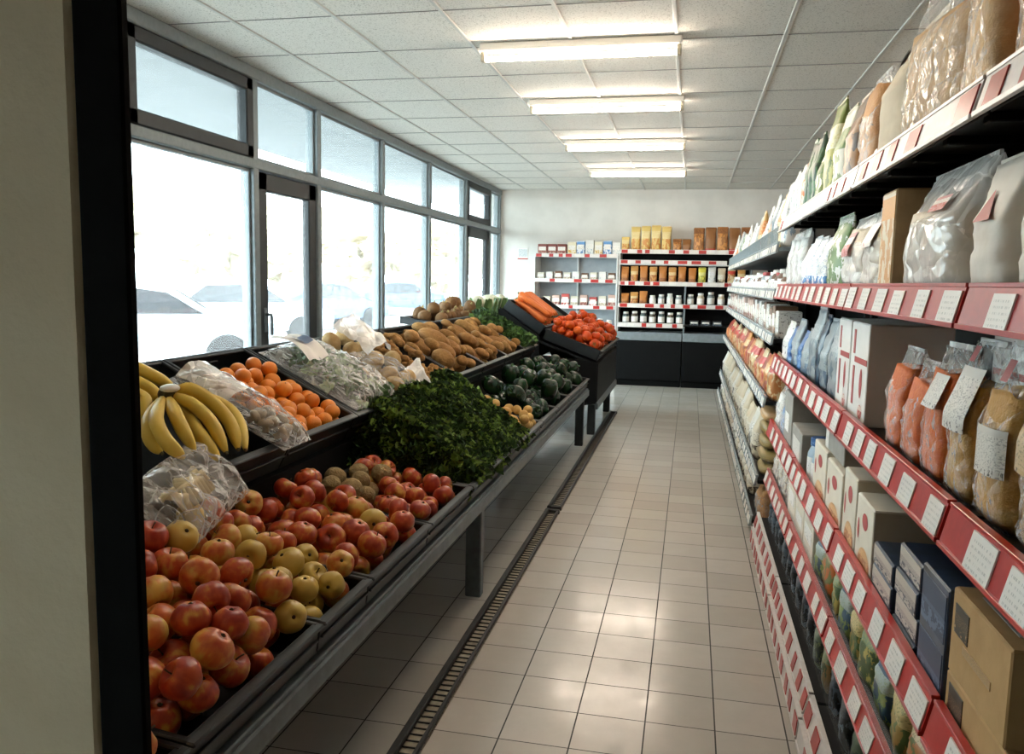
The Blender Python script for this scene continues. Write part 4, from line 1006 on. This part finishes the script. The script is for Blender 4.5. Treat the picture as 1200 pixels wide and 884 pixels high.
def jar(x, y, z, r, h, mbody, mlid, mlabel, label, cat='jar', group=None):
    t = thing('jar', label, cat, T(x, y, z+.0012), group)
    MB().lathe([(r*.9, 0), (r, h*.05), (r, h*.68), (r*.72, h*.82), (r*.72, h*.84)], 16).build('jar_body', mbody, t, True)
    MB().lathe([(r*.78, h*.83), (r*.8, h*.86), (r*.8, h*.99), (r*.75, h)], 16).build('lid', mlid, t, False)
    MB().lathe([(r*1.015, h*.16), (r*1.015, h*.6)], 16, None, False).build('label_band', mlabel, t, True)
    return t
XF = .535
og = grain('orange_lentils', '#c2560f', '#d27022'); bg_ = grain('brown_lentils', '#9a7440', '#b48e55'); fl = grain('flour', '#cdbfa8', '#ded3c0', 30); sn = grain('snacks', '#b06f2c', '#c98a44', 26); tn = grain('tan_cereal', '#b18a58', '#c9a676', 34)
wl = pm('white_label', '#dedad3', '#8f8a88', '#e6e2dc', (.7, .9), .62, .5, 9); pinkl = pm('pink_label', '#c58a86', '#b8504a', '#e3ded6', (.5, .8), .5, .5, 6)
sl = pm('small_print', '#cfc9bf', '#55504a', '#d8d2c8', (.15, .85), .56, .5, 12)
# top shelf
z = FZ['f']
clear_bag(XF, 1.30, 1.72, z, .42, .16, 1, sn, .80, 'clear bag of orange-brown snacks at the frame edge of the top shelf', 'film3')
clear_bag(XF-.01, 1.745, 1.945, z, .44, .13, 2, grain('pale_snacks', '#c79a5e', '#dcb988', 24), .92, 'tall clear bag of pale snacks with pink label on the top shelf', 'film3', [(.5, .62, .82, pinkl, 0)])
clear_bag(XF-.01, 1.97, 2.42, z, .40, .17, 3, tn, .66, 'wide loose clear bag of tan pieces on the top shelf', 'film3', rz=.12)
pouch(XF, 2.45, 2.83, z, .37, .15, 4, mat('beige_paper', '#c3b59c', .8, c2='#cdbfa8', sc=6, bmp=.2, bsc=15), 'beige paper bag with a black label on the top shelf', [(.22, .80, .93, pm('black_label', '#1c1d1d', '#d8d4cc', '#1c1d1d', (.4, .7), .6), .3), (.2, .04, .12, sl, .25)], lean=.03)
clear_bag(XF, 2.87, 3.12, z, .32, .12, 5, grain('crisps', '#b98450', '#d3a671', 16), .85, 'clear bag of light brown crisps beside the beige paper bag')
pouch(XF+.145, 2.92, 3.30, z, .37, .13, 6, mat('black_foil', '#171716', .3, c2='#232321', sc=8), 'tall black foil bag behind brown packs on the top shelf', [(.7, .72, .92, wl, 0)])
pouch(XF, 3.15, 3.37, z, .31, .12, 7, pm('brown_foil', '#4d3620', '#9c6c38', '#7a552e', (.55, .75), .5), 'dark brown foil bag on the top shelf next to light crisps')
for k, (a, b, h, c) in enumerate(((3.40, 3.62, .25, 0), (3.65, 3.88, .31, 1), (3.91, 4.08, .20, 0))):
    pouch(XF, a, b, z, h*1.25, .11, 8+k, pm('green_yellow%d' % c, ('#d9d5c4', '#6d7a34')[c], ('#7d8a4a', '#b7b05a')[c], ('#5d7a3a', '#d8d3b0')[c], (.5, .75), .5), ('white pack with green band beside the dark brown foil bag', 'tall olive and yellow pack on the top shelf', 'short white pack with green band next to dark green packs')[k])
for k in range(4):
    y = 4.10+k*.125
    pouch(XF, y, y+.118, z, (.33, .32, .34, .29)[k], .09, 12+k, pm('dark_green', '#1f4028', '#3d6a3a', '#2a5230', (.6, .8), .5) if k < 3 else pm('orange_top', '#d8cfc0', '#c8743a', '#b8452c', (.7, .95), .5), 'dark green pack on the top shelf, %s of three' % ORD[k] if k < 3 else 'pack with orange top after the dark green packs', None, 'pack', 'dark green packs' if k < 3 else None)
for k in range(4):
    y = 4.61+k*.12
    pouch(XF, y, y+.112, z, .25+.02*(k % 2), .09, 18+k, pm('white_pack', '#d4d2cd', '#8fa0ac', '#e0dedb', (.5, .7), .58), 'white pack at the inner end of the top shelf, %s along' % ORD[k], None, 'pack', 'white packs on the top shelf')
# second shelf
z = FZ['e']
wpap = mat('white_paper_bag', '#dcd5ca', .55, c2='#d0c6b6', sc=7, bmp=.35, bsc=14)
tri = K['red_ink']
pouch(XF, 1.28, 1.60, z, .29, .13, 30, wpap, 'white paper bag cut by the frame edge on the second shelf', [(.3, .6, .72, pinkl, -.1)])
t = pouch(XF, 1.635, 1.83, z, .245, .11, 31, wpap, 'white paper bag with a red triangle on the second shelf')
MB().add([(-.060, .045, .13), (-.060, -.045, .13), (-.036, 0, .19)], [(0, 1, 2)]).build('printed_triangle', tri, t)
t = clear_bag(XF-.015, 1.88, 2.36, z, .28, .18, 32, fl, .62, 'big crinkled clear bag of flour-like meal on the second shelf', 'film5', [(.22, .62, .74, pinkl, -.2)])
carton(XF+.04, 1.90, 2.34, z, .25, .20, K['kraft'], 'plain brown kraft box behind the big clear flour bag') if False else None
carton(XF, 2.44, 2.60, z, .27, .26, K['kraft'], 'kraft box with orange and white front beside the big clear bag', [(0, .5, .96, .96, pm('orange_front', '#d9c6a4', '#c88a3c', '#d8973f', (.72, .95), .5), 0)])
clear_bag(XF, 2.63, 2.90, z, .25, .12, 33, grain('rice', '#cdb892', '#ddcda8', 50), .75, 'crinkled clear bag of rice beside the kraft box', 'film5', [(.5, .5, .8, pm('pink_print', '#e0dad2', '#c0564e', '#e0dad2', (.2, .3), .62), 0)])
clear_bag(XF, 2.92, 3.26, z, .24, .12, 34, fl, .8, 'white-topped clear bag two places from the kraft box', 'film5', [(.4, .45, .8, pinkl, .1)])
pouch(XF, 3.30, 3.62, z, .27, .10, 35, pm('green_white', '#d6d6cc', '#5f7d3c', '#d6d6cc', (.9, 1), .47), 'white pack with green plant print on the second shelf')
for k in range(4):
    y = 3.66+k*.19
    pouch(XF, y, y+.18, z, .205+.012*(k % 3), .10, 36+k, pm('white_blue', '#dfe0df', '#3f74ad', '#e4e4e2', (.22, 1), .5), 'white pack with blue spots low down, %s of four' % ORD[k], None, 'pack', 'white and blue packs on the second shelf')
for k in range(3):
    y = 4.44+k*.215
    clear_bag(XF, y, y+.20, z, .29, .10, 41+k, grain('grey_white', '#b9bcba', '#cfd0cd', 40), .85, 'clear bag of greyish white food near the rail end, %s of three' % ORD[k], 'film5', None, 'bag', 'greyish bags on the second shelf')
# third shelf: lentils, tall boxes
z = FZ['d']
t = clear_bag(XF, 1.25, 1.50, z, .34, .14, 50, bg_, .62, 'clear bag of brown lentils with cardboard label at the frame edge', 'film3', [(.8, .40, .84, pm('kraft_print', '#b99a6e', '#4a3d2c', '#c6ab84', (.05, .5), .6), 0)])
clear_bag(XF, 1.53, 1.70, z, .33, .13, 51, grain('beige_lentils', '#a97c30', '#bd9048', 60), .74, 'clear bag of yellow-brown lentils with grey label, second from frame edge', 'film3', [(.55, .30, .56, sl, -.18), (.2, .80, .92, K['red_ink'], .05)])
clear_bag(XF, 1.725, 1.885, z, .32, .13, 52, grain('beige_lentils', '#a97c30', '#bd9048', 60), .72, 'clear bag of yellow-brown lentils with big white label', 'film3', [(.8, .45, .85, sl, 0), (.2, .88, .98, K['red_ink'], .2)])
clear_bag(XF+.16, 1.60, 1.90, z, .325, .12, 53, grain('dark_brown', '#6a4c24', '#84632f', 40), .97, 'tall bag of dark brown food behind the yellow-brown lentils', 'film3')
for k, (a, b, h) in enumerate(((1.90, 2.075, .30), (2.08, 2.26, .245), (2.265, 2.44, .265))):
    clear_bag(XF, a, b, z, h, .12, 54+k, og, .80, 'clear bag of orange lentils, %s' % ('beside the big white label', 'middle of three', 'last of three towards the white boxes')[k], 'film3', [(.5, .55, .80, sl, -.1)] if k == 0 else None)
redp = K['red_ink']; wbx = K['whitecard']
for k, (a, b) in enumerate(((2.66, 2.93), (2.95, 3.18))):
    carton(XF, a, b, z, .315, .24, wbx, ('tall white box with red print, nearer the orange lentils', 'tall white box with red print, nearer the blue packs')[k], [(.28, .80, .10, .25, redp, 0), (-.12, .62, .7, .06, redp, 0), (-.2, .40, .16, .30, redp, 1), (.25, .35, .10, .4, redp, 0), (-.25, .12, .25, .14, pm('red_photo', '#c98c7c', '#a83a34', '#d8c8b8', (.6, .9)), 1)])
for k, (a, b) in enumerate(((1.95, 2.25), (2.30, 2.60))):
    carton(.86, a, b, z, .32, .16, wbx, ('white box deep in the shade behind the orange lentils', 'white box deep in the shade beside the tall white box')[k], [(0, .62, .9, .06, redp, 0)])
for k, (a, b, h, mk) in enumerate(((3.21, 3.44, .30, 0), (3.46, 3.62, .29, 1), (3.64, 3.74, .30, 2), (3.77, 3.98, .325, 0), (4.02, 4.22, .22, 1), (4.25, 4.36, .20, 3), (4.40, 4.62, .25, 1), (4.66, 4.78, .2, 3), (4.82, 5.06, .22, 4))):
    mm = (pm('clear_blue', '#8b9193', '#52626e', '#a8acac', (.6, .8), .52), pm('pale_blue', '#7f888d', '#475c70', '#9da4a6', (.3, .55), .5), mat('navy_pack', '#20384c', .3) if 'navy_pack' not in bpy.data.materials else bpy.data.materials['navy_pack'], pm('bright_blue', '#2f5f9a', '#6d94c0', '#3a6aa6', (.5, .7), .5), pm('barcode_white', '#d2d0cb', '#3a3a3a', '#d2d0cb', (.9, 1), .6, bsc=12))[mk]
    pouch(XF, a, b, z, h, .10, 60+k, mm, ('blue and white bag next to the tall white boxes', 'pale blue bag beside the narrow navy pack', 'narrow navy blue pack on the third shelf', 'tall blue and white bag past the navy pack', 'pale blue short bag on the third shelf', 'small bright blue pack on the third shelf', 'pale blue bag between two bright blue packs', 'small bright blue pack by the rail end', 'white pack with barcode-like print at the rail end')[k], None, 'bag', None)
# fourth shelf: cartons, flat packs, biscuit boxes
z = FZ['c']
ck = pm('carton_label', '#2c2519', '#a5804f', '#2c2519', (.3, .7), .62)
cp_ = pm('carton_text', '#a5804f', '#4a3820', '#a5804f', (.0, 1.0), .9)
carton(.519, 1.36, 1.665, z, .125, .36, K['carton'], 'brown cardboard carton at the frame edge, lower of two', [(.30, .62, .26, .5, ck, 0), (-.1, .4, .3, .12, cp_, 0)])
carton(.518, 1.37, 1.66, z+.128, .165, .36, K['carton'], 'brown cardboard carton on top of another, greyish sheet on its lid', [(.30, .68, .26, .34, ck, 0), (.0, .42, .5, .1, cp_, 0)], tape=K['greybox'])
carton(.519, 1.69, 1.87, z, .27, .24, K['bluepack'], 'dark blue shrink-wrapped block beside the stacked brown cartons', [(0, .30, .9, .4, pm('blue_white', '#2f3d55', '#5f7088', '#46566c', (.4, .5), .5), 0), (0, .76, .9, .36, pm('blue_white', ''), 0)], 'pack', None, 'wrapped_block')
fp = pm('photo_front', '#b7aca0', '#4a4650', '#a89a90', (.35, .6), .5, bsc=7)
for k in range(4):
    carton(.519+.006*(k % 2), 1.90, 2.10-.004*k, z+.062*k, .060, .26, K['bluepack'], 'flat dark blue pack beside the shrink-wrapped block, %s from the bottom' % ORD[k], [(0, .5, .94, .84, fp, 0)], 'pack', 'flat dark blue packs')
for k in range(3):
    carton(.519, 2.12, 2.33, z+.058*k, .056, .26, K['bluepack'], 'flat dark blue pack beside the biscuit boxes, %s from the bottom' % ORD[k], [(0, .5, .94, .84, fp, 0)], 'pack', 'flat dark blue packs')
ck2 = pm('biscuit_photo', '#c79a62', '#a5693a', '#d2aa74', (.7, .9), .45)
for k, (a, b, h) in enumerate(((2.36, 2.58, .245), (2.60, 2.80, .275), (2.84, 3.14, .235), (3.17, 3.46, .245))):
    carton(.519, a, b, z, h, .22, K['ivory'], ('ivory biscuit box with red oval beside flat dark packs', 'ivory biscuit box, taller, second from the flat packs', 'ivory biscuit box under the small grey box', 'ivory biscuit box furthest in')[k] if k < 3 else 'ivory biscuit box last in its row', [(-.05, .76, .34, .2, redp, 1), (.33, .6, .12, .26, redp, 1), (-.1, .25, .7, .4, ck2, 1)])
carton(.53, 2.90, 3.28, z+.25, .075, .2, K['greybox'], 'small grey box lying on the ivory biscuit boxes', [(.4, .5, .16, .9, wbx, 0)])
carton(.72, 2.36, 2.80, z+.0, .30, .2, K['greybox'], 'grey box in the shade behind the biscuit boxes', [(0, .6, .3, .3, sl, 0)]) if False else None
for k in range(2):
    jar(.575, 3.56+k*.13, z, .05, .21, mat('clear_plastic_blue', '#a9bccb', .15) if k == 0 else bpy.data.materials['clear_plastic_blue'], pm('bright_blue', '#2f5f9a', '#6d94c0') , pm('white_label', ''), 'pale bottle with blue cap beside the biscuit boxes, %s' % ('nearer one' if k == 0 else 'further one'), 'bottle', 'bottles with blue caps')
carton(.519, 3.84, 4.20, z, .19, .3, K['greybox'], 'low grey box past the blue-capped bottles', [(0, .5, .7, .5, sl, 0)])
carton(.519, 4.24, 4.56, z, .31, .3, K['greybox'], 'tall grey box near the inner rail end', [(.1, .5, .5, .3, wl, 0)])
clear_bag(.522, 4.6, 4.86, z, .26, .16, 80, grain('blue_bits', '#3f638f', '#7d97b5', 14), .9, 'clear bag with blue contents at the inner rail end')
clear_bag(.522, 4.88, 5.08, z, .29, .12, 81, grain('white_bits', '#c2bdb6', '#d6d1ca', 14), .8, 'clear bag with white contents, last before the grey rails')
# fifth and lowest shelf
z = FZ['b']
GB = [pm('snack_a', '#6f7a4a', '#c0672f', '#9aa070', (.6, .8), .52), pm('snack_b', '#a08848', '#4f6a3a', '#c7b57c', (.45, .65), .5), pm('snack_c', '#556b45', '#b9a85a', '#7f9068', (.55, .75), .5), pm('snack_d', '#b0703c', '#5d6b3a', '#cdb68c', (.6, .8), .5), pm('snack_e', '#39566e', '#8a9a5a', '#a9b4b0', (.4, .6), .5)]
nb = ['olive and orange', 'tan and green', 'dark green and yellow', 'rust and olive', 'blue and olive']
y = 1.10; k = 0
while y < 3.30:
    w = .145+.02*(k % 3); i = (k*3+k//4) % 5
    pouch(XF-.005, y, y+w, z, .205+.012*(k % 2), .10, 90+k, GB[i], '%s snack bag on the fifth shelf, %s from the frame edge' % (nb[i], ORD[k]), None, 'bag', 'snack bags on the fifth shelf', rz=.08*((k*7) % 5-2)); y += w+.012; k += 1
for k in range(3):
    y = 3.36+k*.29; carton(.519, y, y+.27, z, (.20, .17, .21)[k], .25, K['ivory'], 'cream box on the fifth shelf past the snack bags, %s of three' % ORD[k], [(0, .55, .7, .3, wl, 0)], 'box', 'cream boxes')
for k in range(4):
    y = 4.24+k*.21; clear_bag(XF-.01, y, y+.195, z, .20, .10, 110+k, grain('pale_meal', '#b9ae98', '#cfc6b4', 30), .8, 'clear bag of pale meal on the fifth shelf, %s past the cream boxes' % ORD[k], 'film', None, 'bag', 'pale meal bags')
z = FZ['a']
y = 1.6; k = 0; DB = [pm('dark_a', '#2f3a34', '#69724e', '#5a6a5a', (.5, .7), .5), pm('dark_b', '#4a5238', '#8a6a3c', '#7d8a6a', (.5, .75), .5), pm('dark_c', '#22272c', '#566470', '#3a4048', (.5, .7), .52)]
nd = ['dark green', 'olive brown', 'black and grey']
while y < 5.0:
    w = .15+.02*(k % 3); i = (k*2+k//3) % 3 if y < 3.2 else 2
    pouch(XF-.02, y, y+w, z, .20, .10, 130+k, DB[i], '%s bag on the lowest shelf, %s from the frame edge' % (nd[i], ORD[k]), None, 'bag', 'bags on the lowest shelf', rz=.1*((k*5) % 5-2)); y += w+.014; k += 1
# ------------------------------------------------------------------ far run: small packs, bags and a stack of bread
def row(zz, x, y0, y1, w, gap, h, d, mats, names, where, kind, seed, hv=.15, dep=None):
    rr = random.Random(seed); y = y0; k = 0
    while y+w < y1 and k < 30:
        i = rr.randrange(len(mats)); hh = h*(1+rr.uniform(-hv, hv)); lab = '%s %s, %s from the near end' % (names[i], where, ORD[k])
        if kind == 'pouch': pouch(x, y, y+w, zz, hh, d, seed+k, mats[i], lab, None, 'pack', where)
        elif kind == 'box': carton(x, y, y+w, zz, hh, d, mats[i], lab, [(0, .55, .8, .4, wl if i % 2 else sl, 0)], 'box', where)
        elif kind == 'jar': jar(x+d/2, y+w/2, zz, w/2*.95, hh, mats[i], K['red_ink'] if rr.random() < .3 else K['whitecard'], wl, lab, 'jar', where)
        y += w+gap; k += 1
cw = [pm('white_pack', ''), pm('barcode_white', ''), pm('clear_blue', '')]
row(1.81, .53, 5.27, 11.8, .20, .03, .30, .10, cw+[pm('red_top', '#d4cfc8', '#9a3a32', '#b8332f', (.78, 1), .6), pm('green_white', ''), pm('amber_bag', '#b08a4a', '#d8c9a0', '#c0783a', (.5, .8), .5)], ['white pack', 'striped white pack', 'blue-white pack', 'red-topped white pack', 'green and white pack', 'amber pack'], 'on the top grey shelf', 'pouch', 200, .3)
row(1.525, .53, 5.27, 11.8, .11, .10, .14, .12, [pm('barcode_white', ''), pm('clear_blue', ''), pm('jar_brown', '#6a4a34', '#a8846a', '#c9c0b4', (.3, .6))], ['white jar', 'bluish jar', 'brown jar'], 'on the second grey shelf', 'jar', 230)
row(1.25, .53, 5.27, 11.8, .17, .05, .19, .14, [pm('barcode_white', ''), pm('jar_brown', ''), pm('pinkish', '#b99a8c', '#8a4a40', '#d0c4b8', (.4, .7))], ['white printed box', 'brown box', 'pinkish box'], 'on the middle grey shelf', 'box', 260)
row(.86, .50, 5.27, 11.8, .25, .03, .25, .14, [pm('red_food', '#a8402c', '#c98a4a', '#8a2f24', (.6, .8), .5), pm('orange_food', '#c0803c', '#8a3a24', '#d8b078', (.55, .75), .5), pm('cream_food', '#c9b48c', '#a8682f', '#b8332f', (.6, .8), .5)], ['red food bag', 'orange food bag', 'cream food bag'], 'on the fourth grey shelf', 'pouch', 290)
row(.36, .47, 5.9, 11.8, .25, .03, .30, .14, [pm('white_dark', '#cfcac0', '#3a342e', '#d8d4cc', (.5, .7), .5), pm('cream_dark', '#c4b59a', '#4a3c2a', '#d8cfbd', (.3, .6), .5)], ['white and dark bag', 'cream and dark bag'], 'on the fifth grey shelf', 'pouch', 320)
row(.10, .455, 5.9, 11.8, .25, .04, .17, .14, [pm('white_dark', ''), pm('cream_dark', '')], ['white and dark bag', 'cream and dark bag'], 'on the lowest grey shelf', 'pouch', 350)
brm = [pm('bread_olive', '#8a7440', '#6a5a30', '#a08a54', (.3, .5), .5), pm('bread_tan', '#b0875a', '#8a6a40', '#c09a6c', (.3, .6), .5)]
for k in range(5):
    t = thing('bread_pack', 'flat %s bread pack stacked at the near grey shelf end, %s from the bottom' % (('olive', 'tan')[k == 4], ORD[k]), 'bread', T(.60, 5.46, .362+.088*k), 'stacked bread packs')
    MB().ball(lambda d, k=k: Vector((math.copysign(abs(d.x)**.5, d.x)*.125, math.copysign(abs(d.y)**.5, d.y)*.17, .043+math.copysign(abs(d.z)**.7, d.z)*.043)), 20, 12).build('wrapped_loaf', brm[k == 4], t, True)
    MB().cbox(-.10, .10, .165, .19, .038, .048, .002).build('wrapper_end', K['film2'], t)
clear_bag(.47, 5.27, 5.60, .10, .20, .16, 370, grain('pasta', '#a8703c', '#c9945c', 30), .85, 'clear bag of brown pasta on the lowest grey shelf, near end', 'film')
# ------------------------------------------------------------------ back wall stock
def brow(x0, n, w, gap, z, h, d, m, names, where, kind, hv=0.0, group=None, y=SY+.03, k0=0):
    for k in range(n):
        xx = x0+k*(w+gap); mm = m[k % len(m)]; nm = names[k % len(names)]
        lab = '%s on %s, %s from the left' % (nm, where, ORD[k+k0]); hh = h*(1+hv*((k*7) % 5-2)/2)
        if kind == 'box': t = carton(0, 0, w, 0, hh, d, mm, lab, [(0, .58, .8, .35, wl, 0)], 'box', group or where)
        elif kind == 'pouch': t = pouch(0, 0, w, 0, hh, d, 400+k+int(z*100), mm, lab, None, 'pack', group or where)
        else: t = jar(0, 0, 0, w/2*.95, hh, mm, K['whitecard'], wl, lab, 'jar', group or where)
        t.matrix_basis = T(xx+w/2, y+d/2, z+.0012) @ RZ(PI/2)
A1 = [pm('redbrown', '#7a3a30', '#b8907c', '#8a453a', (.3, .7))]; A2 = [pm('whiteyellow', '#d8cfb4', '#c8a050', '#d8cfb4', (.4, .6)), pm('bluewhite', '#d2d8de', '#4a78aa', '#5f8fc0', (.7, .95)), pm('white_pack', '')]
brow(-2.36, 3, .14, .012, 1.985, .165, .14, A1, ['dark red box'], 'the white unit top', 'box')
brow(-1.89, 6, .125, .012, 1.985, .215, .14, A2, ['white and yellow box', 'white box with blue top', 'plain white box'], 'the white unit top', 'box', .08, None, SY+.03, 3)
brow(-2.36, 9, .105, .033, 1.60, .125, .12, [pm('cream_small', '#c9c2b0', '#a8907a', '#d8d4c8', (.4, .7)), pm('white_pack', ''), pm('jar_brown', '')], ['small cream box', 'small white box', 'small brown box'], 'the white unit second shelf', 'box', .1)
brow(-2.26, 8, .115, .03, 1.195, .17, .12, [pm('cream_small', ''), pm('pinkish', ''), pm('redwhite', '#b84a44', '#d8c8c0', '#e0dcd6', (.3, .6))], ['cream pack', 'pinkish pack', 'red and white pack'], 'the white unit third shelf', 'box', .12)
brow(-1.95, 6, .10, .035, .90, .11, .12, [pm('dark_c', ''), pm('cream_small', '')], ['dark tin', 'cream tin'], 'the white unit fourth shelf', 'jar', .1)
ye = [pm('yellow_pack', '#d2b46a', '#c0803c', '#dccb94', (.5, .8), .5)]; br = [pm('brown_pack', '#9a6436', '#c98a4a', '#7a4a28', (.75, .95), .5), pm('brown_pack2', '#8a5a30', '#b87a44', '#a8352a', (.02, .12), .5)]
brow(-1.07, 1, .12, .01, 2.065, .20, .12, ye, ['short yellow pack'], 'the dark unit top', 'pouch')
brow(-.93, 4, .145, .008, 2.065, .36, .13, ye, ['tall yellow pack'], 'the dark unit top', 'pouch', .03, None, SY+.03, 1)
brow(-.30, 2, .13, .01, 2.065, .175, .12, br, ['short brown pack'], 'the dark unit top', 'pouch', 0, None, SY+.03, 5)
brow(.0, 5, .16, .012, 2.065, .345, .13, br, ['tall brown pack'], 'the dark unit top', 'pouch', .02, None, SY+.03, 7)
ob_ = [pm('orange_pack', '#b8763a', '#d8a860', '#8a4a24', (.1, .3), .5), pm('orange_pack2', '#c08a48', '#9a5a2c', '#d8c090', (.5, .7), .5)]
brow(-1.06, 7, .115, .028, 1.585, .24, .12, ob_, ['orange-brown pack', 'amber pack'], 'the dark unit second shelf', 'pouch', .05)
brow(-.05, 6, .115, .028, 1.585, .235, .12, [ob_[0], pm('yellow_b', '#c9c04a', '#8a8a34', '#d8d48a', (.5, .7)), pm('white_pack', ''), pm('cream_dark', ''), pm('cream_food', ''), ob_[1]], ['orange-brown pack', 'yellow pack', 'white pack', 'cream pack', 'beige pack', 'amber pack'], 'the dark unit second shelf', 'pouch', .05, None, SY+.03, 7)
brow(-1.05, 3, .12, .02, 1.25, .18, .12, ob_, ['brown pack'], 'the dark unit third shelf', 'pouch', .1)
brow(-.62, 4, .10, .03, 1.25, .16, .1, [pm('white_pack', ''), pm('clear_blue', '')], ['white jar', 'bluish jar'], 'the dark unit third shelf', 'jar', .1, None, SY+.03, 3)
brow(-.06, 5, .11, .04, 1.25, .19, .11, [pm('grey_jar', '#5a625f', '#7f8582', '#5a625f', (.9, 1)), pm('cream_dark', '')], ['grey jar', 'beige jar'], 'the dark unit third shelf', 'jar', .1, None, SY+.03, 7)
brow(-1.02, 7, .105, .03, .955, .19, .105, [pm('dark_jar', '#23302f', '#4a5a58', '#2a3836', (.9, 1)), pm('amber_jar', '#3f3a30', '#6a5a44', '#3f3a30', (.9, 1))], ['dark jar with white lid', 'brown jar with white lid'], 'the dark unit fourth shelf', 'jar', .05)
brow(.0, 3, .13, .04, .955, .07, .12, [pm('dark_c', '')], ['small black tray'], 'the dark unit fourth shelf', 'box', 0, None, SY+.03, 7)
# ------------------------------------------------------------------ render look
scene.view_settings.view_transform = 'Standard'; scene.view_settings.look = 'None'; scene.view_settings.gamma = 1; scene.view_settings.use_curve_mapping = False
scene.view_settings.exposure = 2.0
scene.cycles.use_denoising = True; scene.cycles.transparent_max_bounces = 24; scene.cycles.max_bounces = 10; scene.cycles.diffuse_bounces = 4; scene.cycles.sample_clamp_indirect = 8
